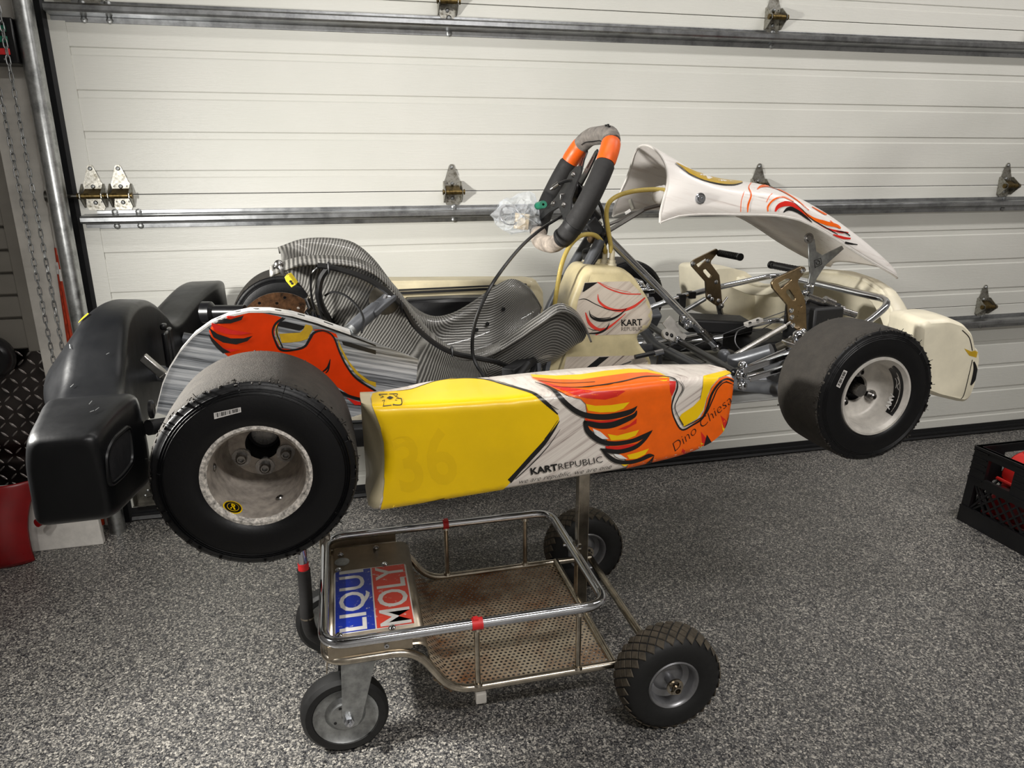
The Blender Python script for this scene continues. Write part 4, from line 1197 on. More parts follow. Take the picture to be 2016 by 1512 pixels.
decal('guard_red', 'decal_red', 'guard', gd, [R2([(352, 195), (400, 215), (470, 240), (580, 258), (520, 268), (440, 262), (385, 240)], *Q), R2([(410, 165), (500, 168), (480, 178), (430, 176)], *Q), R2([(400, 318), (440, 340), (520, 345), (460, 362), (420, 350)], *Q), R2([(1085, 600), (1150, 622), (1242, 628), (1242, 640), (1130, 640)], *Q)], 2.5, 7)
decal('guard_black_feathers', 'decal_black', 'guard', gd, [R2([(350, 195), (390, 172), (470, 185), (540, 164), (528, 188), (470, 206), (400, 208)], *Q), R2([(352, 225), (400, 262), (470, 286), (540, 286), (588, 272), (560, 300), (500, 318), (430, 308), (380, 280)], *Q), R2([(352, 262), (390, 300), (430, 338), (470, 360), (430, 366), (395, 335), (368, 300)], *Q)], 3, 6)
strokes('guard_outline', 'decal_black', 'guard', gd, [([(752, 178), (712, 205), (694, 245), (704, 290), (735, 345), (800, 348), (862, 330), (890, 290), (915, 255), (965, 245), (1015, 275), (1050, 360), (1085, 430), (1140, 500), (1242, 566)], [14, 12, 10, 10, 12, 10, 12, 14, 12, 8, 8, 9, 9, 10, 10]),
    ([(760, 178), (724, 212), (716, 260), (748, 335)], 6), ([(960, 462), (985, 440), (1000, 395), (990, 450), (975, 470)], [6, 10, 2, 8, 4]), ([(1040, 560), (1100, 592), (1180, 612), (1242, 612)], [8, 14, 14, 12])], 4, Q)
decal('guard_dark_band', 'decal_black', 'guard', gd, [R2([(720, 200), (760, 196), (868, 222), (850, 240), (836, 246), (724, 222)], *Q), R2([(1060, 300), (1110, 310), (1242, 350), (1242, 372), (1130, 340), (1070, 322)], *Q)], 1.4, 8)
# ---- near side pod
def interp(x, tab):
    if x <= tab[0][0]: return tab[0][1]
    for (a, b), (c, d) in zip(tab[:-1], tab[1:]):
        if x <= c: return b + (d - b) * (x - a) / (c - a)
    return tab[-1][1]
def sm(x, tab):
    h = .012
    return (interp(x - h, tab) + 2 * interp(x, tab) + interp(x + h, tab)) / 4
YP = -.622
ridge = [(K(x, y, YP).x, K(x, y, YP).z) for x, y in ((728, 802), (860, 797), (1000, 788), (1150, 770), (1302, 751), (1445, 741))]
zbot = [(.150, -.096), (.26, -.091), (.364, -.086), (.47, -.081), (.56, -.076), (.655, -.065), (.705, -.054), (.735, -.038), (.752, -.012), (.760, .02)]
inn = []
for x, y in ((738, 777), (790, 765), (830, 752), (870, 746), (1000, 736), (1100, 729), (1250, 724), (1400, 722), (1440, 733)):
    p = Kz(x, y, .058); inn.append((p.x, p.y))
inn.sort()
def xr(z): return .150 + .026 * max(0, 1 - ((z + .006) / .075) ** 2)
NS = 56; mb = MB(); secs = []
for i in range(NS + 1):
    s = i / NS; s = s * s * (3 - 2 * s) * .35 + s * .65
    x = .150 + (.760 - .150) * s
    zr = interp(x, ridge); zb = min(sm(x, zbot), zr - .012); yi = sm(x, inn)
    e0 = max(0, 1 - (x - .150) / .020); e1 = max(0, (x - .735) / .025)
    pull = .020 * (1 - math.sqrt(max(0, 1 - e0 * e0))) + .035 * (1 - math.sqrt(max(0, 1 - e1 * e1)))
    yo = YP + pull
    sec = []
    ztop_in = zr - .006
    # outer face bottom -> ridge -> top -> inner edge -> inner wall
    for f in (0, .04, .12, .25, .4, .55, .7, .82, .9): sec.append((yo + .006 * (1 - f) ** 2 + (.006 if f == 0 else 0), zb + (zr - .013 - zb) * f))
    for a in (0, 22, 45, 68, 90):
        t = math.radians(a); sec.append((yo + .013 - .013 * math.cos(t), zr - .013 + .013 * math.sin(t)))
    for f in (.25, .5, .75, .93): sec.append((yo + .013 + (yi - yo - .013) * f, zr + (ztop_in - zr) * f))
    sec += [(yi, ztop_in - .006), (yi + .004, ztop_in - .03), (yi + .004, zb + .02), (yi - .01, zb + .004), (yo + .05, zb)]
    w_ = max(0, 1 - s / .5)
    secs.append([(x + (xr(z) - .150) * (1 - s) ** 1.5, y, z) for y, z in sec])
mb.loft(secs); keep_bvh('pod', mb)
msec = len(secs[0])
for k in range(len(mb.f) - 2): mb.mi[k] = 1 if k // msec < 2 else 0
mb.mi[-2] = 1
pod = kp(mb, 'side_pod', ['pod_streaks', 'cream_plastic'], angle=48)
Lc = (700, 680, 4.4475); Rc = (1000, 680, 4.2)
yel = R2([(137, 462), (150, 428), (200, 415), (330, 408), (480, 390), (600, 350), (700, 318), (820, 298), (950, 290), (1080, 294), (1180, 313), (1290, 345), (1430, 385), (1540, 420), (1640, 480), (1700, 540), (1768, 598)], *Lc) + R2([(422, 600), (420, 618), (380, 700), (300, 800), (200, 910), (100, 1020), (0, 1150)], *Rc) + R2([(1240, 1300), (1000, 1350), (700, 1410), (400, 1475), (230, 1500), (198, 1490), (240, 1350), (258, 1200), (262, 1000), (255, 850), (225, 720), (180, 600), (145, 530)], *Lc)
decal('yellow_field', 'decal_yellow', 'pod', pod, [yel], 2, 5)
print_text('ghost_number', 'decal_yellow_faint', 'pod', pod, '36', (790, 968), (905, 944), 105, 2.6, .02)
strokes('yellow_outline', 'decal_black', 'pod', pod, [([(360, 408), (480, 392), (600, 352), (700, 320), (820, 300)], [2, 3, 4, 4, 3]), ([(820, 304), (950, 294), (1080, 298), (1180, 316), (1290, 348), (1430, 388), (1560, 430), (1660, 500), (1768, 600)], [3, 6, 7, 8, 12, 14, 22, 30, 10]),
    ([(1060, 300), (1200, 312), (1400, 370), (1580, 430), (1720, 530), (1775, 560)], [2, 4, 5, 6, 8, 3])], 3, Lc)
strokes('yellow_outline', 'decal_black', 'pod', pod, [([(424, 620), (370, 705), (290, 810), (190, 920), (90, 1030), (10, 1120)], [4, 20, 34, 36, 34, 40]), ([(410, 615), (340, 720), (300, 770)], [3, 7, 4]), ([(430, 690), (330, 830), (200, 970), (60, 1100)], [2, 6, 8, 6])], 3, Rc)
strokes('lower_edge_line', 'decal_black', 'pod', pod, [([(390, 1425), (520, 1393), (700, 1355), (780, 1330)], [4, 16, 14, 4])], 3, Lc)
# square emblem near the rear top corner
strokes('pod_emblem', 'decal_black', 'pod', pod, [([(205, 440), (280, 437)], 5), ([(295, 437), (365, 435), (360, 452), (350, 462)], 5), ([(400, 475), (402, 525), (325, 528)], 8), ([(315, 530), (240, 540)], 7), ([(205, 440), (222, 455)], 5), ([(330, 442), (375, 470)], 4), ([(345, 490), (362, 492)], 5), ([(218, 470), (245, 462), (228, 452)], 4), ([(232, 498), (255, 492), (246, 515)], 4), ([(355, 475), (400, 475)], 5), ([(240, 540), (250, 520)], 5)], 4, Lc)
decal('pod_emblem_diamond', 'decal_black', 'pod', pod, [R2([(272, 472), (300, 455), (332, 466), (303, 487)], *Lc)], 4, 6)
# flame wing
decal('flame_yellow', 'decal_yellow', 'pod', pod, [R2([(185, 246), (400, 256), (600, 246), (800, 216), (1000, 199), (1150, 206), (1260, 234), (1335, 275), (1300, 305), (1150, 265), (1000, 255), (800, 270), (600, 302), (400, 302), (230, 288)], *Rc),
    R2([(1615, 258), (1720, 232), (1800, 212), (1858, 230), (1800, 252), (1742, 272), (1682, 332), (1642, 420), (1612, 530), (1560, 602), (1452, 668), (1412, 600), (1432, 565), (1530, 500), (1588, 440), (1606, 350)], *Rc)], 2, 5)
decal('flame_orange', 'decal_orange', 'pod', pod, [R2([(188, 268), (400, 288), (600, 291), (800, 262), (1000, 235), (1150, 230), (1260, 248), (1332, 272), (1336, 340), (1350, 420), (1346, 500), (1362, 580), (1400, 650), (1440, 700), (1500, 662), (1580, 606), (1622, 530), (1645, 430), (1685, 338), (1742, 278), (1800, 258), (1880, 285), (1925, 350), (1925, 460), (1910, 570), (1880, 665), (1830, 745), (1765, 805), (1685, 860), (1510, 935), (1310, 1015), (1150, 1060), (930, 1085), (990, 985), (960, 925), (900, 885), (835, 850), (830, 800), (800, 762), (720, 718), (650, 680), (632, 595), (652, 560), (640, 480), (600, 442), (500, 420), (420, 382), (300, 322)], *Rc)], 2.5, 5)
decal('flame_red', 'decal_red', 'pod', pod, [R2([(250, 298), (430, 348), (700, 382), (970, 376), (900, 420), (800, 446), (650, 437), (540, 411), (400, 362)], *Rc), R2([(1330, 300), (1386, 302), (1380, 358), (1352, 420), (1336, 380)], *Rc), R2([(630, 590), (660, 612), (760, 622), (950, 602), (985, 620), (800, 652), (660, 642)], *Rc), R2([(1062, 600), (1000, 652), (900, 692), (965, 690), (1058, 642)], *Rc), R2([(800, 830), (900, 830), (1082, 804), (1060, 842), (950, 882), (820, 862)], *Rc), R2([(1590, 708), (1640, 772), (1604, 832)], *Rc), R2([(1752, 572), (1802, 622), (1790, 702)], *Rc), R2([(1440, 848), (1482, 890), (1420, 908)], *Rc)], 3, 5)
decal('flame_yellow_feather', 'decal_yellow', 'pod', pod, [R2([(640, 480), (720, 496), (850, 490), (1002, 466), (950, 520), (880, 546), (760, 551), (660, 536)], *Rc), R2([(820, 728), (900, 742), (1080, 694), (1050, 742), (980, 772), (850, 782)], *Rc), R2([(980, 902), (1060, 882), (1162, 848), (1130, 896), (1060, 932), (1000, 936)], *Rc), R2([(1590, 800), (1612, 808), (1608, 838), (1590, 840)], *Rc), R2([(1760, 640), (1786, 690), (1776, 730)], *Rc), R2([(920, 972), (1010, 972), (960, 996)], *Rc)], 3.5, 7)
decal('feather_gap', 'decal_white', 'pod', pod, [R2([(698, 684), (760, 710), (830, 770), (760, 770), (715, 735)], *Rc), R2([(870, 892), (930, 900), (985, 935), (920, 932), (885, 912)], *Rc)], 3.2, 7)
strokes('flame_black', 'decal_black', 'pod', pod, [
    ([(222, 312), (330, 352), (400, 400), (470, 470), (560, 540), (660, 578), (800, 588), (930, 568), (1020, 538), (1064, 498)], [4, 14, 28, 38, 42, 46, 48, 46, 36, 4]),
    ([(1060, 535), (1040, 575), (960, 615), (860, 652), (760, 660), (680, 645), (622, 624)], [8, 32, 44, 50, 50, 44, 18]),
    ([(632, 622), (655, 700), (720, 762), (800, 800), (900, 806), (1020, 786), (1110, 750), (1192, 696)], [26, 42, 46, 40, 36, 34, 34, 3]),
    ([(1185, 706), (1120, 780), (1040, 840), (920, 873), (820, 866), (758, 850)], [6, 26, 34, 36, 34, 8]),
    ([(772, 856), (830, 915), (900, 955), (1000, 961), (1090, 940), (1160, 908), (1206, 905)], [12, 34, 36, 32, 30, 34, 5]),
    ([(1202, 912), (1165, 968), (1110, 1003)], [5, 28, 18]),
    ([(1268, 262), (1350, 274), (1392, 300), (1396, 350), (1366, 430), (1350, 510), (1372, 600), (1432, 692), (1520, 655), (1598, 602), (1640, 520), (1680, 400), (1736, 318), (1810, 280), (1892, 318)], [4, 7, 10, 11, 11, 10, 11, 14, 13, 16, 18, 18, 16, 14, 10]),
    ([(250, 300), (460, 321), (720, 311)], 4), ([(370, 348), (560, 356), (760, 338), (950, 306), (1120, 268), (1280, 264)], [2, 5, 7, 9, 9, 4]),
    ([(1400, 296), (1442, 352), (1404, 430), (1378, 520), (1446, 655)], [3, 6, 6, 6, 6]), ([(1425, 300), (1452, 350), (1420, 420)], [2, 4, 3]),
    ([(1452, 668), (1560, 612), (1632, 560), (1690, 440), (1732, 350), (1800, 302), (1898, 352)], [4, 8, 9, 10, 9, 8, 5])], 4, Rc)
decal('flame_black_tip', 'decal_black', 'pod', pod, [R2([(1640, 733), (1690, 815), (1650, 832), (1612, 835)], *Rc), R2([(1842, 508), (1836, 640), (1800, 705), (1786, 680), (1808, 610)], *Rc)], 4, 7)
print_text('pod_lettering', 'decal_black', 'pod', pod, 'KART', (1045, 933), (1098, 924), 12.2, 4, .035)
print_text('pod_lettering', 'decal_black', 'pod', pod, 'REPUBLIC', (1100, 923.6), (1186, 908.5), 12, 4, -.008)
print_text('pod_script', 'decal_black', 'pod', pod, 'we are republic, we are one', (1022, 951), (1204, 921), 8.5, 4, -.012, .5)
print_text('pod_signature', 'decal_black', 'pod', pod, 'Dino Chiesa', (1328, 888), (1441, 790), 16, 4.5, -.018, .35)
# flange and mounting behind the pod
mb = MB(); mb.tube(spline([(.20, -.46, .0), (.3, -.30, -.04), (.36, -.27, -.085)], 6), .010, 10); mb.tube(spline([(.62, -.47, -.0), (.62, -.32, -.05), (.60, -.27, -.085)], 6), .010, 10); kp(mb, 'pod_bar', 'frame_grey')
mb = MB(); mb.bar((.05, -.37, -.055), (.26, -.40, -.055), .035, .036); mb.bar((.05, -.37, -.031), (.30, -.40, -.033), .008, .006); kp(mb, 'nerf_bar_cover', 'black_matte', bevel=.003)

# ---- far side pod: bare cream plastic seen from inside, with a black box in front of it
mb = MB(); secs = []
for i in range(25):
    s = i / 24; x = .19 + .60 * s
    e1 = max(0, (x - .745) / .045); e0 = max(0, (.225 - x) / .035)
    cut = .035 * (1 - math.sqrt(max(0, 1 - e1 * e1))) + .03 * (1 - math.sqrt(max(0, 1 - e0 * e0)))
    zt = .094 - .022 * s - cut; zb = -.07 + cut
    yi = .50 + .02 * s + cut * .3; yo = .625 - cut * .6
    secs.append([(x, yi + .006, zb), (x, yi, zb + .012), (x, yi, zt - .034), (x, yi + .004, zt - .026), (x, yi + .004, zt - .012), (x, yi + .012, zt - .002), (x, (yi + yo) / 2, zt + .001), (x, yo - .012, zt - .003), (x, yo, zt - .016), (x, yo, zb + .02), (x, yo - .02, zb)])
mb.loft(secs); keep_bvh('farpod', mb); fp = kp(mb, 'side_pod', 'cream_plastic', angle=40)
strokes('moulded_emblem', 'cream_plastic', 'farpod', fp, [([(1020 + 15 * math.cos(a), 596 + 16 * math.sin(a)) for a in [i * .63 for i in range(11)]], 3), ([(1008, 560), (1045, 562)], 4), ([(1010, 566), (1042, 568)], 2), ([(1012, 590), (1026, 600)], 3), ([(1028, 588), (1016, 604)], 3)], 4, (0, 0, 1))
mb = MB(); mb.box((.47, .485, .055), (.50, .012, .006)); mb.box((.47, .485, .064), (.50, .010, .004)); kp(mb, 'pod_strip', 'black_matte')
mb = MB(); a = K(826, 594, .40); b = K(935, 592, .40)
secs = []
for x, sc in ((.335, .8), (.345, 1), (.50, 1.05), (.60, 1.0), (.61, .8)):
    secs.append([(x, .40 + .035 * sc * cy, .022 - .02 * (x - .335) + .031 * sc * cz_) for cy, cz_ in ((-1, -.8), (-1, .7), (-.7, 1), (.7, 1), (1, .7), (1, -.8), (.7, -1), (-.7, -1))])
mb.loft(secs); ab = kp(mb, 'radiator_cover', 'black_satin', angle=40)
mb = MB(); mb.box((.331, .40, .025), (.012, .05, .045)); mb.build('cover_end', 'black_matte', ab, bevel=.003)
mb = MB(); mb.cyl((.38, .40, .0), (.38, .40, -.08), .006, 8); mb.cyl((.47, .40, .0), (.47, .40, -.08), .006, 8); mb.build('cover_leg', 'black_matte', ab)

# ---- seat: moulded fibre shell
rimc = [(.030, .228), (.075, .243), (.14, .243), (.195, .230), (.240, .190), (.280, .132), (.322, .076), (.375, .040), (.43, .042), (.49, .070), (.545, .105), (.592, .126), (.632, .108), (.655, .078), (.668, .052)]
cen = [(.042, .214), (.066, .178), (.092, .135), (.120, .090), (.150, .040), (.186, -.012), (.232, -.058), (.300, -.088), (.375, -.094), (.45, -.088), (.515, -.074), (.57, -.055), (.612, -.030), (.640, -.002), (.656, .016)]
rimS = spline([(x, 0, z) for x, z in rimc], 4); cenS = spline([(x, 0, z) for x, z in cen], 4)
NV = 44; mb = MB(); uv = []; secs = []
wtab = [(.03, .185), (.15, .196), (.30, .190), (.40, .186), (.55, .190), (.668, .165)]
arc = 0; prev = None
for i, (r, c) in enumerate(zip(rimS, cenS)):
    m = (r + c) / 2
    if prev is not None: arc += (m - prev).length
    prev = m
    row = []; f = i / (len(rimS) - 1); wdt = interp(r.x, wtab)
    a = min(1, max(0, (.60 - f) / .18))
    acc = 0; lastp = None
    for j in range(NV + 1):
        v = 2 * j / NV - 1; s = abs(v)
        if s <= .93:
            q = s / .93
            b = q ** 3.0 if f > .12 else q ** (1.6 + 1.4 * f / .12)
            y = math.copysign(wdt * math.sin(q * math.pi / 2) ** .92, v)
            p = c.lerp(r, b) + Vector((0, y, 0))
        else:
            q = (s - .93) / .07
            p = r + Vector((0, math.copysign(wdt + .027 * q, v), -.008 * q * q * 2))
        if f < .10: # roll the top edge back
            p = p + Vector((-.012, 0, -.003)) * (1 - f / .10) ** 2
        # ridge between the thighs
        if f > .55: p.z += .022 * math.exp(-(v / .16) ** 2) * min(1, (f - .55) / .25) * (1 if f < .92 else max(0, (1 - f) / .08))
        if lastp is not None: acc += (p - lastp).length
        lastp = p
        row.append(p); uv.append((arc * 1.15 * a + acc * (1 - a), acc * a + arc * (1 - a)))
    secs.append(row)
mb.loft(secs, closed_sec=False); keep_bvh('seat', mb)
seat = kp(mb, 'seat', 'seat_fibre', solid=.004, uv=uv, weld=False, angle=80)
for x, z, y in ((.520, .015, .172), (.565, .05, .178), (.49, .002, .168)):
    mb = MB(); mb.lathe([(0, .0055), (.0008, .0055), (.001, .0003)], (x, y - .006, z), (0, -1, 0), 12); mb.build('seat_hole', 'black_matte', seat)
# seat stay with washer and bolt
mb = MB(); A = K(686, 654, -.30); Bp = K(708, 634, -.28); Cp = K(742, 606, -.232); Dp = K(770, 583, -.218)
mb.tube([A, Bp, Cp], [.0125, .0135, .014], 12); mb.bar(Bp.lerp(Cp, .55), Dp, .012, .034, up=(0, 1, .25)); stay = kp(mb, 'seat_stay', 'frame_grey', bevel=.003)
mb = MB(); mb.lathe([(0, .030), (.003, .030), (.004, .028), (.004, .001)], K(757, 590, -.200), (0, -1, .15), 28); mb.build('stay_washer', 'caliper_grey', stay)
mb = MB(); mb.lathe([(0, .011), (.003, .011), (.003, .007), (.008, .0065), (.009, .004), (.009, .0003)], K(765, 588, -.226), (0, -1, .15), 18); mb.build('stay_bolt', 'chrome', stay)
mb = MB(); mb.cyl((.11, -.33, -.01), A, .0115, 12); mb.cyl(A, A.lerp(Bp, .25), .0128, 12); mb.build('stay_tube', 'zinc', stay)
# brake hose and wiring along the seat
def hose(name, pts, r, mat='rubber_hose', n=7): 
    m_ = MB(); m_.tube(spline(pts, 7), r, n); return kp(m_, name, mat)
hose('wiring_loom', [K(625, 523, -.226), K(650, 526, -.226), K(700, 540, -.228), K(745, 562, -.228), K(790, 600, -.228), K(815, 640, -.226), K(850, 672, -.224), K(890, 694, -.222), K(935, 704, -.222), K(975, 712, -.222), K(1005, 722, -.2), K(1030, 716, -.16)], .0055)
hose('brake_hose', [K(645, 528, -.222), K(632, 548, -.22), K(627, 575, -.22), K(632, 600, -.20), K(645, 625, -.16), K(655, 645, -.12)], .007)
hose('wire', [K(625, 527, -.225), K(614, 540, -.22), K(612, 570, -.2), K(618, 605, -.18), K(632, 640, -.14)], .0022)
hose('wire', [K(640, 582, -.21), K(655, 575, -.23), K(680, 582, -.25), K(705, 605, -.27), K(716, 630, -.29), K(712, 655, -.31)], .0022)
hose('wire', [K(627, 600, -.2), K(640, 640, -.16), K(658, 650, -.13)], .003)
for px, py, y in ((647, 527, -.226), (790, 605, -.229), (890, 692, -.224)):
    p = K(px, py, y); mb = MB(); mb.tube([p + Vector((0, .008 * math.cos(a), .010 * math.sin(a))) for a in [i * math.pi / 5 for i in range(10)]], .002, 5, closed=True); kp(mb, 'cable_tie', 'black_matte')
hose('throttle_cable', [K(1128, 412, -.03), K(1095, 432, -.06), K(1060, 455, -.11), K(1020, 492, -.17), K(975, 550, -.235), K(948, 600, -.25), K(933, 645, -.25), K(930, 690, -.25), K(938, 718, -.26), K(955, 742, -.28), K(975, 765, -.30)], .0036)
# yellow tag at the seat's rear corner
tg = [K(x, y, -.235) for x, y in ((560, 545), (569, 541), (573, 546), (583, 560), (574, 566), (563, 553))]
mb = MB(); mb.prism([p + Vector((0, -.004, 0)) for p in tg], [p + Vector((.004, .010, .003)) for p in tg]); tagp = kp(mb, 'connector', 'tag_yellow', smooth=False, bevel=.001)
mb = MB()
for px, py in ((572, 554), (575, 558)): mb.lathe([(0, .0025), (.0004, .0003)], K(px, py, -.2394), (0, -1, 0), 8)
mb.build('connector_hole', 'black_matte', tagp)
mb = MB(); mb.tube(spline([K(549, 521, -.232), K(554, 530, -.235), K(558, 540, -.235)], 4), .0042, 8); mb.build('connector_lead', 'steel', tagp)
mb = MB(); mb.sphere(K(549, 521, -.23), .009, 12, 0, (1, .8, 1)); mb.tube([K(538, 528, -.23), K(545, 524, -.23)], .003, 6); kp(mb, 'seat_corner_bolt', 'steel')
# ---- steering wheel
WC = Vector((.686, 0, .350)); WU = Vector((.468, 0, .884)).normalized(); WY = Vector((0, 1, 0)); WN = WY.cross(WU).normalized()   # WN points forward-down / driver side
if WN.x > 0: WN = -WN
def wp(u, v, n=0): return WC + WY * u + WU * v + WN * n      # u lateral, v up in the wheel plane, n towards driver
ctrl = [(0, .139), (.06, .136), (.098, .112), (.118, .070), (.128, .02), (.128, -.03), (.116, -.075), (.092, -.108), (.055, -.128), (0, -.132)]
ringc = [(u, v) for u, v in ctrl] + [(-u, v) for u, v in ctrl[-2:0:-1]]
RS = spline([(u, v, 0) for u, v in ringc], 8, True); NR = len(RS)
def ring_slice(f0, f1, r, name, mat, parent=None, ends=0.0):
    i0 = int(f0 * NR); i1 = int(f1 * NR); pts = [wp(RS[i % NR].x, RS[i % NR].y) for i in range(i0, i1 + 1)]
    rr = [r] * len(pts)
    if ends: rr[0] = rr[-1] = r - ends
    mb = MB(); mb.tube(pts, rr, 18); return kp(mb, name, mat, parent or GK)
SWh = None
mb = MB(); mb.tube([wp(p.x, p.y) for p in RS], .0165, 12, closed=True); SWh = kp(mb, 'steering_wheel', 'black_matte')
# fractions run from the top, towards far side (+u), bottom at .5, near side .5-1
def frac_at(cond):
    return [i / NR for i in range(NR) if cond(RS[i])]
ring_slice(-.10, .10, .0205, 'top_grip', 'suede_grey', SWh)
ring_slice(.10, .165, .0215, 'orange_band', 'orange_vinyl', SWh, .001); ring_slice(.835, .90, .0215, 'orange_band', 'orange_vinyl', SWh, .001)
ring_slice(.165, .40, .0225, 'side_grip', 'grip_rubber', SWh, .003); ring_slice(.60, .835, .0225, 'side_grip', 'grip_rubber', SWh, .003)
ring_slice(.40, .60, .0195, 'bottom_grip', 'suede_light', SWh)
for f in (.605, .655): ring_slice(f, f + .012, .0236, 'grip_ring', 'black_matte', SWh)
# stitching along the inner edge and a dark emblem on top
mb = MB()
for i in range(int(.90 * NR), int(1.08 * NR)):
    p = RS[i % NR]; d = Vector((p.x, p.y)).normalized()
    mb.tube([wp(p.x - d.x * .0195, p.y - d.y * .0195, .006), wp(p.x - d.x * .0195, p.y - d.y * .0195, .0095)], .0012, 5)
mb.build('stitching', 'black_matte', SWh)
mb = MB(); c0 = wp(RS[int(.985 * NR)].x - .05, .139)
for du, dn, sx, sy in ((0, 0, .010, .004), (.004, .006, .005, .004), (-.006, .005, .004, .006), (.007, -.005, .006, .003)):
    p = wp(-.072 + du, .1335 + .0145, .0135 + dn); mb.box(p, (.004, sx, sy))
mb.build('top_emblem', 'decal_black', SWh)
# hub plate, spokes, paddles, buttons
MW = Matrix((( WY.x, WU.x, WN.x, WC.x), (WY.y, WU.y, WN.y, WC.y), (WY.z, WU.z, WN.z, WC.z), (0, 0, 0, 1)))
hub = [(u * 1.12, v * 1.12) for u, v in [(-.028, .040), (-.010, .052), (.018, .050), (.034, .036), (.034, .012), (.046, -.020), (.090, -.060), (.080, -.078), (.040, -.055), (.0, -.040), (-.040, -.055), (-.085, -.074), (-.094, -.056), (-.046, -.018), (-.034, .012)]]
flat([hub, [(-.004, -.026), (-.004, -.016), (.004, -.016), (.004, -.026)]], .004, MW @ Matrix.Translation((0, 0, .010)), 'hub_plate', 'black_matte', SWh)
for tu, s in ((-.004, -1), (.062, 1)):
    pad = [(tu * .4 - .014, .018), (tu * .6 - .016, .045), (tu - .012, .085), (tu - .008, .104), (tu, .110), (tu + .008, .104), (tu + .010, .085), (tu * .7 + .014, .045), (tu * .4 + .016, .018)]
    slot = [(tu * .75 - .002, .055), (tu * .95 - .002, .090), (tu * .95 + .003, .090), (tu * .75 + .004, .055)]
    flat([pad, slot], .004, MW @ Matrix.Translation((0, 0, -.010)), 'paddle', 'black_satin', SWh)
for u, v in ((-.002, .034), (.038, -.040), (-.038, -.040)):
    mb = MB(); mb.lathe([(0, .006), (.004, .006), (.007, .004), (.007, .0003)], wp(u, v, .012), WN, 14); mb.build('hub_bolt', 'steel', SWh)
mb = MB(); mb.box(wp(.0, -.021, .014), (.012, .006, .014)); mb.build('hub_slot', 'steel', SWh, bevel=.001)
mb = MB(); mb.lathe([(-.035, .024), (-.010, .024), (.006, .030), (.008, .030)], WC, WN, 24); mb.build('hub_boss', 'black_satin', SWh)
a = K(1084, 373, .03); b = K(1100, 362, .02)
mb = MB(); mb.tube([a, a.lerp(b, .3), a.lerp(b, .3), b], [.0035, .0045, .0062, .0062], 12); con = mb.build('plug', 'steel', SWh)
mb = MB(); mb.tube(spline([b, K(1112, 357, .01), K(1125, 356, 0), K(1140, 365, -.02), K(1146, 378, -.03), K(1140, 400, -.03)], 6), .0036, 8); mb.build('plug_lead', 'rubber_hose', SWh)
mb = MB(); mb.lathe([(-.010, .004), (-.010, .0095), (.012, .0095), (.012, .003)], K(1064, 404, .06), (.3, -1, .2), 14); mb.build('button', 'green_plastic', SWh)
# column, mount and support legs
SC0 = wp(0, 0, -.02)
mb = MB(); mb.tube([wp(0, 0, -.005), Vector((.752, 0, .285))], .013, 14); kp(mb, 'column_head', 'black_satin')
P0 = K(1160, 432, 0); P1 = K(1412, 684, 0)
mb = MB(); mb.cyl(P0, P1, .0098, 16); colm = kp(mb, 'steering_column', 'chrome')
mb = MB(); mb.cyl(P0.lerp(P1, .86), P0.lerp(P1, .93), .0125, 16); mb.cyl(P0.lerp(P1, .985), P1, .014, 16); mb.build('column_collar', 'steel', colm)
mb = MB()
for f in (.02, .05): mb.lathe([(-.004, .010), (-.004, .016), (.004, .016), (.004, .010)], P0.lerp(P1, f), (P1 - P0), 10)
mb.build('column_clamp', 'steel', colm)
mb = MB(); m0 = K(1163, 452, 0)
mb.box(m0, (.040, .055, .030), Matrix.Rotation(math.radians(40), 3, 'Y')); mb.box(K(1172, 448, -.03), (.030, .010, .044), Matrix.Rotation(math.radians(-40), 3, 'Y')); mb.box(K(1178, 470, 0), (.026, .075, .018), Matrix.Rotation(math.radians(-20), 3, 'Y')); kp(mb, 'column_mount', 'black_matte', bevel=.004)
mb = MB(); mb.lathe([(0, .012), (.006, .012), (.008, .008), (.008, .0003)], K(1165, 469, -.045), (0, -1, 0), 16); kp(mb, 'mount_nut', 'bronze')
for y, (a, b, c) in ((-.062, ((1182, 472), (1145, 545), (1108, 612))), (.058, ((1160, 470), (1118, 540), (1086, 600)))):
    A, Bm, Cc = K(*a, y), K(*b, y), K(*c, y)
    mb = MB(); mb.tube(spline([A, Bm, Cc, Cc + Vector((-.035, 0, -.085)), Cc + Vector((-.06, 0, -.16))], 5), .0125, 12); lg = kp(mb, 'column_support', 'frame_grey')
    mb = MB(); mb.tube([Bm.lerp(Cc, .1), Bm.lerp(Cc, .45)], .0145, 12); mb.build('cable_wrap', 'black_matte', lg)
hose('brake_cable', [K(1172, 385, -.02), K(1182, 405, -.03), K(1188, 425, -.03), K(1192, 460, -.05), K(1180, 500, -.07), K(1150, 545, -.08), K(1122, 590, -.085)], .0038)
hose('brake_cable', [K(1195, 470, -.02), K(1188, 490, -.04), K(1160, 520, -.07), K(1135, 560, -.08)], .0036)

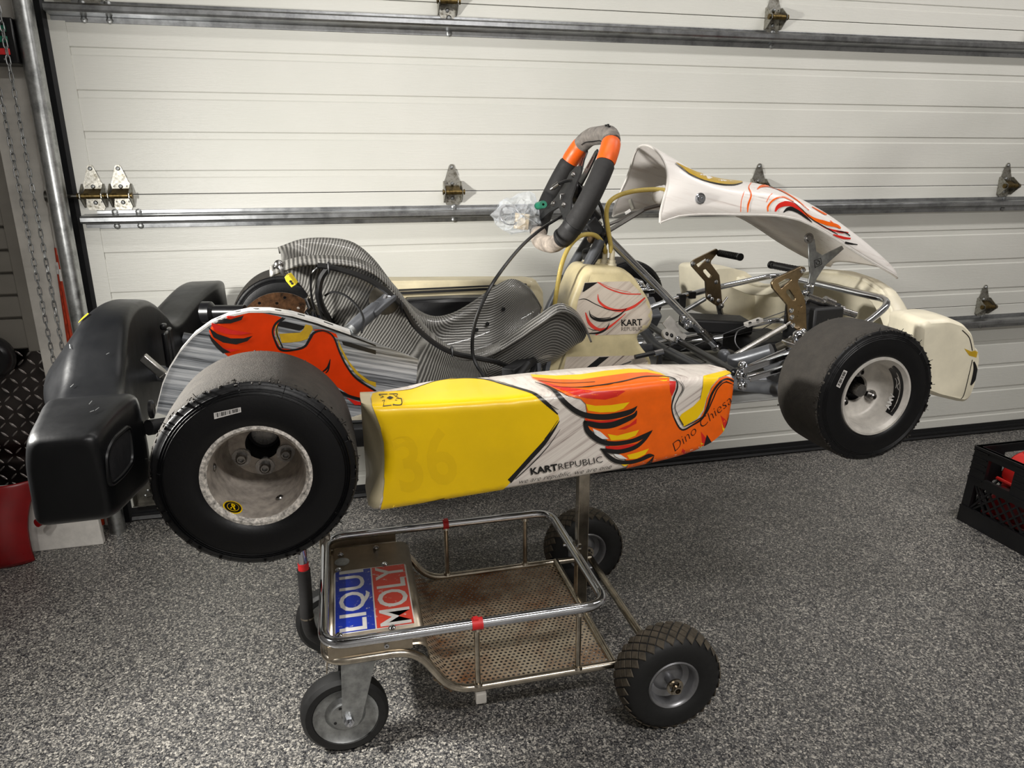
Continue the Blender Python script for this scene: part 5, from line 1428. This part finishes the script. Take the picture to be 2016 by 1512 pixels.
# ---- fuel tank between the support legs
def rounded_prism(outline, y0, y1, r, fil):
    P = fillet([(x, 0, z) for x, z in outline], fil, 5, True)
    cx = sum(p.x for p in P) / len(P); cz = sum(p.z for p in P) / len(P)
    N = len(P); nr = []
    for i in range(N):
        d = (P[(i + 1) % N] - P[i - 1]); n_ = Vector((d.z, 0, -d.x)); n_.normalize()
        if n_.dot(P[i] - Vector((cx, 0, cz))) < 0 and False: n_ = -n_
        nr.append(n_)
    # make sure normals point outward on average
    if sum(nr[i].dot(P[i] - Vector((cx, 0, cz))) for i in range(N)) < 0: nr = [-n_ for n_ in nr]
    secs = []
    for k in range(5):
        a = math.pi / 2 * k / 4; secs.append([(p.x - n_.x * r * (1 - math.sin(a)), y0 + r * (1 - math.cos(a)), p.z - n_.z * r * (1 - math.sin(a))) for p, n_ in zip(P, nr)])
    for k in range(5):
        a = math.pi / 2 * (4 - k) / 4; secs.append([(p.x - n_.x * r * (1 - math.sin(a)), y1 - r * (1 - math.cos(a)), p.z - n_.z * r * (1 - math.sin(a))) for p, n_ in zip(P, nr)])
    return secs
YT = -.118
o1 = [K(x, y, YT) for x, y in ((1146, 540), (1160, 524), (1195, 526), (1228, 527), (1252, 545), (1282, 592), (1291, 622), (1282, 648), (1256, 662), (1264, 682), (1284, 706), (1292, 760), (1280, 790), (1070, 790), (1066, 742), (1084, 690), (1112, 672), (1122, 600))]
mb = MB(); mb.loft(rounded_prism([(p.x, p.z) for p in o1], YT, .0, .016, .014)); keep_bvh('tank', mb)
tank = kp(mb, 'fuel_tank', 'tank_plastic', angle=42)
mb = MB(); ctr = K(1167, 512, -.02); mb.lathe([(-.03, .034), (-.012, .032), (-.002, .024), (.006, .022)], ctr, (-.12, 0, 1), 24); mb.build('tank_neck', 'tank_plastic', tank)
mb = MB(); mb.lathe([(0, .024), (.020, .024), (.024, .020), (.024, .001)], ctr + Vector((0, 0, .004)), (-.12, 0, 1), 20); mb.build('tank_cap', 'black_matte', tank)
for (px, py, y) in ((1190, 515, -.045), (1204, 517, -.072)):
    p = K(px, py, y); mb = MB(); mb.lathe([(-.014, .012), (-.002, .012), (-.002, .009), (.006, .009), (.006, .0065), (.028, .006), (.028, .001)], p, (.05, 0, 1), 14); mb.build('tank_fitting', 'clear_plastic', tank)
hose('fuel_hose', [K(1192, 497, -.05), K(1188, 482, -.06), K(1176, 466, -.07), K(1160, 461, -.08), K(1140, 466, -.09), K(1120, 487, -.10), K(1106, 520, -.105), K(1098, 560, -.105), K(1092, 600, -.10), K(1088, 640, -.08)], .0052, 'fuel_hose', 10)
hose('fuel_hose', [K(1203, 497, -.072), K(1202, 480, -.075), K(1197, 450, -.08), K(1194, 420, -.085), K(1200, 398, -.09), K(1220, 384, -.09), K(1250, 376, -.10), K(1285, 373, -.11), K(1308, 374, -.115)], .0052, 'fuel_hose', 10)
Tc = (820, 440, 4.032)
tpanel = R2([(1335, 468), (1500, 462), (1690, 458), (1760, 530), (1850, 640), (1872, 720), (1862, 800), (1820, 870), (1600, 882), (1392, 888), (1330, 820), (1268, 690), (1282, 610)], *Tc)
decal('tank_sticker', 'tank_streaks', 'tank', tank, [tpanel], 1, 9)
decal('tank_sticker_low', 'tank_streaks', 'tank', tank, [R2([(1190, 1058), (1835, 1045), (1835, 1150), (1160, 1185)], *Tc)], 1, 10)
decal('tank_dark_streak', 'decal_black', 'tank', tank, [R2([(1340, 1150), (1450, 1060), (1530, 1056), (1400, 1160)], *Tc), R2([(1335, 472), (1440, 466), (1330, 540), (1316, 545)], *Tc)], 1.6, 8)
strokes('tank_red_lines', 'decal_redline', 'tank', tank, [([(1435, 465), (1530, 520), (1650, 556), (1780, 560)], [6, 10, 10, 8]), ([(1450, 468), (1560, 515), (1700, 548)], 3), ([(1438, 560), (1450, 620), (1520, 672), (1620, 690), (1720, 660), (1812, 590)], [3, 16, 20, 22, 20, 12]), ([(1340, 706), (1372, 790), (1440, 840), (1510, 830)], [8, 26, 24, 10]), ([(1420, 880), (1500, 840), (1570, 790), (1660, 712)], [16, 18, 14, 4])], 2, Tc)
strokes('tank_black_lines', 'decal_black', 'tank', tank, [([(1285, 606), (1340, 600), (1420, 640), (1520, 682), (1600, 690), (1665, 675)], [3, 7, 6, 6, 7, 3]), ([(1370, 690), (1385, 740), (1450, 768), (1540, 760), (1610, 725), (1668, 672)], [2, 14, 22, 20, 12, 3]), ([(1380, 720), (1440, 752), (1540, 745)], [3, 8, 4]), ([(1368, 872), (1440, 868), (1500, 840), (1530, 790)], [8, 16, 14, 3]), ([(1355, 825), (1400, 845), (1450, 848)], [2, 6, 3])], 2.6, Tc)
print_text('tank_lettering', 'decal_black', 'tank', tank, 'KART', (1223, 641.5), (1264, 640), 12.2, 3, .02)
print_text('tank_lettering', 'decal_black', 'tank', tank, 'REPUBLIC', (1223, 651.5), (1264, 650), 7.5, 3, -.015)

# ---- front panel
nx = [(.845, .452, .128, .270), (.852, .4585, .129, .280), (.90, .432, .129, .298), (.95, .402, .128, .300), (1.00, .384, .128, .299), (1.05, .373, .129, .297), (1.10, .369, .131, .296), (1.145, .364, .134, .294), (1.20, .348, .138, .284), (1.25, .327, .142, .264), (1.30, .303, .146, .238), (1.35, .274, .149, .210), (1.40, .243, .150, .184), (1.45, .208, .148, .160), (1.49, .178, .142, .143), (1.515, .158, .130, .132), (1.524, .148, .112, .130)]
def nas(x):
    return [sm(x, [(a[0], a[i]) for a in nx]) for i in (1, 2, 3)]
mb = MB(); secs = []
xs = [.862, .866, .873] + [.88 + .0215 * i for i in range(30)] + [1.515, 1.522]
for x in xs:
    zt, wd, ze = nas(x); row = []
    up_ = max(0, (.95 - x) / .10)
    for j in range(33):
        t = -math.pi / 2 * 1.0 + math.pi * j / 32
        y = wd * math.copysign(abs(math.sin(t)) ** (.72 + .26 * up_), math.sin(t))
        z = ze + (zt - ze) * abs(math.cos(t)) ** (.62 + .34 * up_)
        xx = x + up_ * (.026 * abs(math.sin(t)) ** 1.5 - .042 * abs(math.sin(t)) ** 10)
        if j in (0, 32): y = math.copysign(abs(y) + .004, y)
        row.append((xx, y, z))
    secs.append(row)
mb.loft(secs, closed_sec=False); keep_bvh('nassau', mb)
nas_o = kp(mb, 'front_panel', 'nassau_streaks', solid=.004, angle=70)
mb = MB(); mb.tube([s[0] for s in secs] , .003, 6); mb.tube([s[-1] for s in secs], .003, 6); mb.tube(secs[0], .003, 6); mb.build('panel_edge', 'white_plastic', nas_o)
Nc = (1180, 260, 3.36)
decal('panel_yellow', 'decal_yellow_dull', 'nassau', nas_o, [R2([(500, 205), (560, 235), (640, 270), (760, 300), (880, 314), (948, 322), (944, 345), (880, 353), (790, 350), (680, 322), (590, 278)], *Nc)], 7.5, 6)
strokes('panel_black_line', 'decal_black', 'nassau', nas_o, [([(498, 214), (590, 282), (690, 326), (800, 352), (890, 356), (946, 342)], [3, 5, 6, 8, 8, 4])], 8, Nc)
strokes('panel_orange', 'decal_orange', 'nassau', nas_o, [([(1010, 335), (985, 372), (1000, 420), (980, 480), (976, 532)], [3, 6, 9, 12, 6]), ([(954, 400), (934, 460), (930, 530)], 4), ([(1040, 385), (1070, 366), (1130, 368), (1210, 400), (1300, 455), (1380, 520)], [4, 14, 10, 7, 6, 3]), ([(1100, 465), (1120, 430), (1140, 412)], 4), ([(1110, 528), (1112, 490), (1150, 450), (1210, 435), (1280, 465)], [8, 12, 10, 8, 5]), ([(1320, 510), (1400, 570), (1480, 600), (1560, 622), (1590, 640)], [8, 20, 24, 20, 6]), ([(1400, 500), (1480, 545), (1500, 552)], [4, 10, 3]), ([(1520, 590), (1580, 640)], [6, 4])], 8, Nc)
strokes('panel_red', 'decal_red', 'nassau', nas_o, [([(1158, 528), (1180, 492), (1230, 476), (1290, 492), (1340, 540), (1390, 590)], [10, 26, 30, 24, 14, 5]), ([(1430, 600), (1500, 640), (1580, 660), (1640, 670)], [6, 10, 14, 6]), ([(1540, 680), (1600, 700), (1655, 706)], [8, 18, 10])], 8.5, Nc)
strokes('panel_black', 'decal_black', 'nassau', nas_o, [([(1212, 534), (1250, 508), (1310, 530), (1370, 575), (1400, 600)], [6, 26, 22, 14, 4]), ([(1270, 462), (1340, 520), (1400, 580), (1500, 640), (1570, 680)], [2, 5, 6, 8, 4]), ([(1560, 655), (1620, 668), (1650, 690)], [4, 8, 6]), ([(1580, 720), (1640, 738), (1700, 746)], [10, 14, 6])], 9, Nc)
h = hit('nassau', 1377, 391)
if h:
    mb = MB(); mb.lathe([(0, .0125), (.003, .0125), (.004, .010), (.004, .0075), (.007, .0075), (.007, .003), (.004, .002), (.004, .0002)], h[0] + h[1] * .002, h[1], 20); mb.build('panel_bolt', 'chrome', nas_o)
# bracket strips from the column to the panel, white knob
mb = MB(); mb.bar(K(1186, 462, -.055), K(1268, 412, -.055), .004, .026, up=(0, 1, 0)); mb.bar(K(1268, 412, -.055), K(1312, 400, -.08), .004, .028, up=(0, 1, 0)); br1 = kp(mb, 'panel_bracket', 'alu_dark', bevel=.001)
mb = MB(); mb.bar(K(1190, 446, .05), K(1250, 420, .055), .004, .024, up=(0, 1, 0)); mb.bar(K(1250, 420, .055), K(1290, 405, .10), .004, .024, up=(0, 1, 0)); kp(mb, 'panel_bracket', 'alu_dark', bevel=.001)
mb = MB(); mb.bar(K(1240, 392, .06), K(1247, 412, .055), .004, .02, up=(0, 1, 0)); kp(mb, 'bracket_tab', 'alu', bevel=.001)
mb = MB(); mb.box(K(1236, 417, -.058), (.014, .003, .006), Matrix.Rotation(math.radians(-30), 3, 'Y')); mb.build('bracket_slot', 'decal_white', br1)
mb = MB(); p = K(1298, 384, -.105); mb.sphere(p, .017, 14, 0, (1.1, .9, 1.2)); mb.sphere(p + Vector((.01, 0, .01)), .012, 12); kp(mb, 'panel_knob', 'white_plastic')
# Y-shaped front panel support with emblem
MK = lambda y: Matrix(((1, 0, 0, 0), (0, 0, 1, y), (0, 1, 0, 0), (0, 0, 0, 1)))
yy = -.10
ysh = [K(x, y, yy) for x, y in ((1591, 468), (1603, 471), (1606, 495), (1618, 503), (1657, 484), (1660, 490), (1624, 522), (1607, 548), (1603, 560), (1597, 590), (1590, 602), (1584, 598), (1590, 560), (1594, 540), (1592, 510))]
flat([[(p.x, p.z) for p in ysh]], .003, MK(yy), 'panel_support', 'zinc', GK, .0004)
h2 = K(1592, 469, yy - .004)
mb = MB(); mb.lathe([(0, .013), (.002, .013), (.003, .009), (.007, .008), (.007, .0003)], h2, (0, -1, .1), 16); kp(mb, 'support_bolt', 'steel')
q = [K(x, y, yy - .0025) for x, y in ((1603, 513), (1616, 508), (1618, 520), (1605, 527))]
mb = MB(); mb.tube(q, .0009, 4, closed=True); mb.tube([K(1610.5 + 4 * math.cos(a), 517 + 4 * math.sin(a), yy - .0025) for a in [i * .785 for i in range(8)]], .001, 4, closed=True); kp(mb, 'support_emblem', 'decal_black')
mb = MB()
for px, py in ((1592, 563), (1586, 576)): mb.cyl(K(px - 8, py, yy - .006), K(px + 8, py - 2, yy - .006), .005, 8); mb.sphere(K(px, py, yy - .01), .0075, 8)
mb.cyl(K(1586, 588, yy), K(1583, 625, yy), .006, 10); kp(mb, 'support_clamp', 'chrome')

# ---- nose: cream shell, open towards the rear, with solid ends
ntab = [(-.50, 1.372, -.03, -.070), (-.44, 1.405, -.02, -.074), (-.36, 1.44, -.015, -.076), (-.29, 1.475, .0, -.078), (-.25, 1.49, .032, -.079), (-.20, 1.505, .076, -.080), (-.15, 1.518, .108, -.081), (-.08, 1.526, .126, -.082), (0, 1.532, .132, -.082), (.10, 1.524, .126, -.082), (.18, 1.508, .100, -.080), (.24, 1.490, .066, -.078), (.30, 1.468, .058, -.078), (.36, 1.44, .074, -.076), (.44, 1.405, .100, -.074), (.50, 1.372, .096, -.070)]
def nz(y): return [sm(y, [(a[0], a[i]) for a in ntab]) for i in (1, 2, 3)]
mb = MB(); secs = []
for i in range(53):
    y = -.39 + i * .89 / 52; xf, zt, zb = nz(y)
    lip = .050
    secs.append([(xf - lip - .035, y, zt - .030), (xf - lip - .012, y, zt - .004), (xf - lip + .008, y, zt), (xf - .022, y, zt - .006), (xf - .006, y, zt - .022), (xf + .008, y, zt - .07), (xf + .010, y, (zt + zb) / 2 - .01), (xf + .004, y, zb + .03), (xf - .02, y, zb + .006), (xf - .06, y, zb)])
mb.loft(secs, closed_sec=False); keep_bvh('nose', mb)
nose = kp(mb, 'nose_cone', 'nose_plastic', solid=.005, angle=70)
mb = MB(); mb.tube([s[1] for s in secs], .006, 8); mb.build('nose_rim', 'nose_plastic', nose)
# near end block with stepped back
def endblock(sg):
    mb = MB(); prof0 = [(1.225, .104), (1.236, .112), (1.290, .112), (1.330, .100), (1.360, .076), (1.374, .046), (1.384, .040), (1.392, .020), (1.392, -.040), (1.386, -.066), (1.372, -.074), (1.300, -.054), (1.258, -.038), (1.246, -.010), (1.232, .04)]
    P = fillet([(x, 0, z) for x, z in prof0], .008, 3, True); secs = []
    for y, k, dx in ((-.500, .90, 0), (-.494, .97, 0), (-.482, 1, 0), (-.44, 1, .02), (-.40, .97, .045), (-.36, .9, .07)):
        secs.append([((p.x - 1.31) * k + 1.322 + dx * (.6 + .4 * (p.x - 1.22) / .17), sg * -y * -1 if False else (y if sg < 0 else -y), (p.z - .02) * k + .02) for p in P])
    mb.loft(secs); keep_bvh('block%d' % sg, mb)
    return kp(mb, 'nose_end', 'nose_plastic', nose, angle=40)
eb = endblock(-1); endblock(1)
decal('nose_orange_mark', 'decal_yellow_dull', 'block-1', eb, [[(1898, 686), (1912, 692), (1926, 688), (1922, 704), (1908, 700)]], 1, 5)
strokes('nose_graphic', 'decal_black', 'block-1', eb, [([(1894, 650), (1908, 665), (1914, 690)], 1.6), ([(1917, 712), (1920, 728), (1917, 745), (1911, 758)], [3, 8, 8, 3]), ([(1914, 708), (1908, 735), (1898, 775), (1892, 785)], 1.3)], 2, (0, 0, 1))
decal('nose_sticker', 'nassau_streaks', 'nose', nose, [[(1790, 560), (1812, 590), (1822, 640), (1812, 655), (1800, 615), (1775, 575)]], 10, 6)
strokes('nose_lettering', 'decal_black', 'nose', nose, [([(1806, 622), (1811, 628), (1807, 634)], 5), ([(1807, 640), (1809, 655)], [5, 4])], 11, (0, 0, 1))

# ---- chromed front bumper tubes
zf = .095
up_ = [(.98, .235, .008), (1.088, .228, .042), (1.20, .224, .066), (1.417, .222, .099), (1.432, -.215, .092), (1.33, -.245, .042), (1.16, -.255, .0)]
mb = MB(); mb.tube(fillet(up_, .045, 6), .0085, 12); fb = kp(mb, 'front_bumper_tube', 'chrome')
lo_ = [(1.02, .18, -.075), (1.30, .185, -.045), (1.40, .18, -.025), (1.415, -.18, -.025), (1.30, -.19, -.05), (1.05, -.19, -.08)]
mb = MB(); mb.tube(fillet(lo_, .045, 6), .0085, 12); kp(mb, 'front_bumper_tube', 'chrome')
mb = MB()
mb.cyl(K(1590, 585, -.12), K(1660, 610, -.14), .010, 12); mb.cyl(K(1640, 606, -.14), K(1685, 620, -.16), .0085, 12)
mb.tube([K(1622, 592, -.13), K(1640, 600, -.135)], .013, 12); kp(mb, 'nose_mount', 'steel')
mb = MB(); mb.box(K(1598, 640, -.10), (.085, .12, .11)); mb.box(K(1640, 606, -.13), (.03, .03, .025)); kp(mb, 'master_cylinder_cover', 'black_matte', bevel=.006)
mb = MB(); mb.box((1.14, .225, .052), (.020, .024, .020)); mb.box((1.11, .227, .030), (.022, .02, .05)); kp(mb, 'tube_clamp', 'black_matte', bevel=.002)

# ---- pedals: cut plates with slots and ribbed pegs
def pedal(y, outer, slots, conv, peg0, peg1, bolts, name):
    to = lambda pts: [(lambda p: (p.x, p.z))(K(conv[0] + a / conv[2], conv[1] + b / conv[2], y)) for a, b in pts]
    o = flat([to(outer)] + [to(s) for s in slots], .007, MK(y), name, 'bronze', GK, .0006)
    a = K(*peg0, y); L = peg1
    mb = MB(); n = 11; pts = []; rr = []
    for i in range(n * 2 + 1):
        f = i / (n * 2); pts.append(a + Vector((0, L * f, 0))); rr.append(.0095 if i % 2 else .0078)
    mb.tube(pts, rr, 14); mb.cyl(a + Vector((0, L, 0)), a + Vector((0, L * 1.06, 0)), .0098, 14); mb.build('foot_peg', 'black_satin', o)
    for px, py in bolts:
        mb = MB(); mb.lathe([(0, .0062), (.003, .0058), (.0045, .003), (.0045, .0002)], K(px, py, y - .004), (0, -1, 0), 12); mb.build('pedal_bolt', 'chrome', o)
    return o
Pc = (1330, 480, 6.503)
thr = [(1640, 300), (1656, 335), (1610, 400), (1562, 452), (1550, 500), (1640, 720), (1655, 800), (1662, 1120), (1620, 1140), (1570, 1140), (1530, 1080), (1440, 1020), (1424, 780), (1238, 562), (1226, 500), (1262, 450), (1600, 290)]
ped1 = pedal(-.155, thr, [[(1300, 500), (1400, 440), (1470, 445), (1475, 465), (1345, 575), (1325, 560)], [(1410, 585), (1450, 580), (1530, 690), (1520, 725), (1480, 725), (1400, 620)], [(1575, 790), (1600, 775), (1612, 800), (1590, 815)]], Pc, (1578, 533), .115, ((1579, 533), (1557, 611), (1558, 624), (1560, 640), (1580, 652)), 'throttle_pedal')
mb = MB(); mb.box(K(1521, 522, -.05), (.008, .004, .008)); mb.build('peg_end', 'black_satin', ped1)
brk = [(515, 65), (545, 90), (500, 150), (445, 215), (440, 250), (550, 400), (565, 520), (585, 730), (600, 800), (540, 800), (490, 770), (395, 700), (380, 480), (205, 285), (200, 240), (235, 205)]
ped2 = pedal(.135, brk, [[(255, 260), (380, 180), (400, 200), (300, 300), (280, 300)], [(345, 330), (385, 315), (460, 400), (440, 440), (405, 430), (345, 360)]], Pc, (1415, 498), -.10, ((1364, 519), (1393, 513), (1409, 555), (1396, 583), (1401, 589), (1414, 592)), 'brake_pedal')
mb = MB(); mb.cyl((K(1415, 600, .135)), (K(1420, 625, .135)), .008, 10); mb.sphere(K(1420, 602, .12), .008, 8); mb.cyl(K(1422, 598, .12), K(1432, 585, .12), .003, 8); kp(mb, 'pedal_pivot', 'steel')
mb = MB(); mb.sphere(K(1580, 654, -.17), .011, 10); mb.cyl(K(1560, 668, -.17), K(1580, 654, -.17), .005, 8); mb.sphere(K(1558, 668, -.17), .009, 10); kp(mb, 'pedal_pivot', 'chrome')

# ---- chassis tubes, floor tray, steering links
fr = []
mb = MB(); mb.tube(fillet([(-.10, -.27, -.085), (.25, -.29, -.092), (.62, -.29, -.092), (.80, -.16, -.092), (.98, -.20, -.092), (1.30, -.18, -.092)], .1, 6), .0155, 14); chs = kp(mb, 'chassis_rail', 'frame_grey')
mb = MB(); mb.tube(fillet([(-.10, .27, -.085), (.25, .29, -.092), (.62, .29, -.092), (.80, .16, -.092), (.98, .20, -.092), (1.30, .18, -.092)], .1, 6), .0155, 14); kp(mb, 'chassis_rail', 'frame_grey')
for pts in ([(-.06, -.28, -.085), (-.06, .28, -.085)], [(.62, -.29, -.092), (.62, .29, -.092)], [(.30, -.29, -.092), (.30, .29, -.092)], [(1.045, -.36, -.055), (1.02, -.20, -.085), (1.02, .20, -.085), (1.045, .36, -.055)], [(1.29, -.19, -.09), (1.29, .19, -.09)]):
    mb = MB(); mb.tube(fillet(pts, .05), .015, 14); kp(mb, 'cross_tube', 'frame_grey')
mb = MB(); mb.box((.98, 0, -.116), (.80, .50, .004)); tray = kp(mb, 'floor_tray', 'tray_grey', bevel=.003)
mb = MB(); mb.box((1.38, 0, -.105), (.02, .40, .03)); mb.build('tray_lip', 'tray_grey', tray)
def tray_quad(pts): 
    m_ = MB(); q = [Kz(x, y, -.1135) for x, y in pts]; m_.add([(p.x, p.y, -.1134) for p in q], [tuple(range(len(q)))]); return m_
Gc = (1240, 560, 6.3)
mb = MB()
for pts, wd in (([(400, 845), (520, 820), (690, 812), (950, 965), (760, 975), (740, 940), (640, 1010)], 12), ([(440, 895), (600, 905), (560, 945), (410, 930), (440, 895)], 12), ([(470, 1000), (560, 995)], 8), ([(500, 865), (600, 850)], 6)):
    L, Rr = ribbon(R2(pts, *Gc), wd / 6.3, 1)
    for i in range(len(L) - 1):
        q = [Kz(*p, -.1133) for p in (L[i], L[i + 1], Rr[i + 1], Rr[i])]; mb.add([(p.x, p.y, -.1133) for p in q], [(0, 1, 2, 3)])
mb.build('tray_graphic', 'decal_black', tray)
for pts in ([(1263, 676), (1282, 657), (1290, 660), (1272, 678)], [(1292, 620), (1303, 612), (1306, 616), (1296, 624)]):
    tray_quad(pts).build('tray_label', 'decal_white', tray)
# plates with round eyes at the lower column
yq = -.045
mb = MB(); pl = [K(x, y, yq) for x, y in ((1304, 637), (1319, 622), (1330, 634), (1338, 650), (1352, 660), (1344, 672), (1330, 668), (1318, 655))]
flat([[(p.x, p.z) for p in pl]], .004, MK(yq), 'pitman_plate', 'alu_white', GK, .0004)
for px, py in ((1312, 658), (1321, 661)):
    mb = MB(); mb.lathe([(-.003, .0055), (-.003, .0135), (.003, .0135), (.003, .0055)], K(px, py, yq - .01), (.3, -1, .5), 20, closed=True); kp(mb, 'rod_end_eye', 'alu_white')
    mb = MB(); mb.sphere(K(px, py, yq - .011), .006, 10); kp(mb, 'rod_end_ball', 'black_satin')
mb = MB()
for px, py, r in ((1347, 628, .012), (1360, 637, .011), (1334, 668, .009), (1352, 642, .008)): mb.sphere(K(px, py, yq - .02), r, 10, 0, (1, .6, 1))
mb.cyl(K(1318, 676, yq), K(1340, 670, yq), .007, 10); kp(mb, 'column_fastener', 'chrome')
mb = MB(); mb.tube([K(1338, 672, -.06), K(1390, 700, -.20), K(1445, 733, -.335)], .0085, 10); kp(mb, 'tie_rod', 'black_satin')
mb = MB(); mb.tube([K(1335, 676, .02), K(1300, 655, .12), K(1250, 620, .34)], .0085, 10); kp(mb, 'tie_rod', 'black_satin')
# near stub axle arm with chrome links
mb = MB(); a = K(1458, 738, -.345)
mb.sphere(a, .013, 12); mb.sphere(a + Vector((0, -.004, .022)), .010, 12); mb.sphere(a + Vector((.002, -.006, -.022)), .011, 12); mb.cyl(a + Vector((0, 0, -.03)), a + Vector((0, 0, .03)), .006, 10); kp(mb, 'rod_end', 'chrome')
arm0 = K(1462, 735, -.352); arm1 = K(1552, 706, -.40)
mb = MB(); mb.bar(arm0 + Vector((0, 0, .006)), arm1 + Vector((.01, 0, .01)), .014, .014); mb.bar(arm0 + Vector((.01, -.01, -.012)), arm1 + Vector((.02, -.01, -.008)), .010, .012); kp(mb, 'steering_arm', 'chrome', bevel=.003)
mb = MB(); mb.cyl(K(1475, 722, -.34), K(1548, 690, -.38), .0055, 10); kp(mb, 'steering_link', 'chrome')
for s in (-1, 1):
    mb = MB(); mb.cyl((XF, s * .40, 0), (XF, s * .56, 0), .012, 14); kp(mb, 'stub_axle', 'steel')
for s in (-1, 1):
    mb = MB(); mb.cyl((XF, s * .375, -.055), (XF, s * .375, .055), .014, 14); mb.box((XF, s * .37, .046), (.05, .05, .012)); mb.box((XF, s * .37, -.046), (.05, .05, .012)); mb.sphere((XF - .01, s * .378, .066), .012, 10); mb.sphere((XF + .022, s * .385, .058), .009, 8); kp(mb, 'kingpin', 'chrome', bevel=.002)
    mb = MB(); mb.bar((XF, s * .365, 0), (XF, s * .30, -.05), .04, .085); kp(mb, 'yoke', 'frame_grey', bevel=.006)
mb = MB(); mb.tube([K(1530, 686, -.34), K(1548, 678, -.35), K(1562, 672, -.36)], .011, 10); kp(mb, 'brake_line_clamp', 'caliper_grey')
# tension springs and pedal rods
mb = MB(); mb.cyl(K(1447, 700, -.165), K(1546, 642, -.165), .0072, 12); sp = kp(mb, 'throttle_spring', 'alu')
mb = MB(); mb.cyl(K(1438, 705, -.165), K(1450, 698, -.165), .004, 8); mb.cyl(K(1543, 644, -.165), K(1556, 634, -.165), .003, 8); mb.build('spring_hook', 'steel', sp)
mb = MB(); mb.cyl(K(1341, 616, .14), K(1388, 588, .14), .0065, 12); kp(mb, 'brake_spring', 'zinc')
mb = MB(); mb.tube([K(1340, 690, .02), K(1480, 636, -.05), K(1545, 613, -.15)], .0012, 5); mb.tube([K(1360, 680, .05), K(1500, 648, -.05), K(1560, 612, -.15)], .0012, 5); mb.tube([K(1330, 678, .0), K(1305, 688, -.05), K(1230, 716, -.13), K(1180, 735, -.17)], .0014, 5); kp(mb, 'safety_cable', 'braided')
mb = MB(); mb.bar(K(1468, 640, -.08), K(1499, 629, -.08), .010, .018, up=(0, 1, 0)); cc = kp(mb, 'cable_clamp', 'alu_white', bevel=.001)
for px, py in ((1476, 637), (1491, 632)):
    mb = MB(); mb.lathe([(0, .005), (.003, .005), (.003, .0002)], K(px, py, -.086), (0, -1, 0), 10); mb.build('clamp_screw', 'black_matte', cc)
mb = MB(); mb.tube(spline([K(1468, 645, -.08), K(1452, 653, -.09), K(1447, 672, -.10), K(1458, 688, -.11), K(1485, 698, -.12), K(1510, 698, -.13)], 6), .0018, 6); kp(mb, 'cable_loop', 'braided')
mb = MB(); mb.cyl(K(1250, 703, -.14), K(1307, 691, -.14), .0055, 10); gr = kp(mb, 'gear_rod', 'black_satin')
mb = MB(); mb.cyl(K(1288, 696, -.14), K(1305, 692, -.14), .007, 8); mb.build('rod_nut', 'chrome', gr)
mb = MB(); tri = [K(x, y, -.14) for x, y in ((1302, 692), (1304, 728), (1280, 738), (1294, 720), (1297, 694))]; mb.prism([p for p in tri], [p + Vector((0, .006, 0)) for p in tri]); mb.build('rod_bracket', 'black_matte', gr)
# dark tray corner and heel rests seen under the pedals
mb = MB(); mb.bar(K(1345, 634, .06), K(1470, 640, .02), .10, .035); kp(mb, 'heel_rest', 'black_matte', bevel=.006)
mb = MB(); mb.box(K(1500, 676, -.02), (.14, .16, .045)); kp(mb, 'ballast_box', 'black_matte', bevel=.006)
mb = MB(); mb.tube(fillet([K(1438, 712, -.22), K(1470, 705, -.25), K(1520, 690, -.29)], .03), .016, 14); mb.sphere(K(1425, 700, -.16), .016, 12); kp(mb, 'front_tube', 'frame_grey')
# engine-side clutter under the seat front
mb = MB(); mb.bar(K(1000, 735, -.24), K(1075, 690, -.10), .03, .02); mb.bar(K(1045, 745, -.2), K(1060, 700, -.14), .012, .012); mb.cyl(K(1020, 742, -.26), K(1040, 715, -.22), .007, 10); kp(mb, 'engine_mount', 'black_matte', bevel=.002)
mb = MB(); mb.bar(K(1072, 742, -.16), K(1082, 690, -.125), .010, .018, up=(0, 1, 0)); mb.cyl(K(1062, 742, -.18), K(1060, 715, -.17), .006, 8); kp(mb, 'mount_bracket', 'frame_grey')

# ---- clear plastic bag with spare parts tied to the steering wheel
BC = toW(K(1018, 420, .10))
BG = thing('plastic_bag', 'crumpled clear plastic bag with small parts hanging at the steering wheel', 'plastic bag', tuple(BC - Vector((0, 0, .055))))
outline = [K(x, y, .10) for x, y in ((1008, 388), (1040, 376), (1056, 392), (1063, 420), (1062, 440), (1068, 448), (1040, 456), (1005, 460), (985, 455), (976, 440), (968, 425), (975, 405), (990, 392))]
cB = sum((Vector(p) for p in outline), Vector()) / len(outline)
mb = MB(); secs = []; rnd = random.Random(11); OS = spline(outline, 2, True)
for k in range(12):
    a = math.pi * k / 11; sc = max(.03, math.sin(a) ** .7); yy_ = -.042 * math.cos(a)
    secs.append([toW(cB + (p - cB) * sc * rnd.uniform(.80, 1.06) + Vector((rnd.uniform(-.003, .003), yy_ + rnd.uniform(-.009, .009), rnd.uniform(-.003, .003)))) for p in OS])
mb.loft(secs); part(mb, 'bag', 'bag_film', BG, smooth=False)
def world_box(name, px, py, y, size, mat, rot):
    mb = MB(); mb.box(toW(K(px, py, y)), size, Matrix.Rotation(rot, 3, 'Y')); part(mb, name, mat, BG, smooth=False, bevel=.001)
world_box('boxed_part', 1027, 436, .10, (.030, .03, .038), 'paper', .12)
world_box('dark_part', 1046, 437, .105, (.026, .03, .036), 'grey_plastic', .2)
mb = MB(); hx = []
for i in range(90):
    a = i * .45; c = K(1003, 424, .10); hx.append(toW(c + Vector((.024 * math.cos(a), .022 * math.sin(a) * .6 - .004 + i * .0001, .022 * math.sin(a)))))
mb.tube(hx, .0016, 5); part(mb, 'coiled_wire', 'braided', BG)
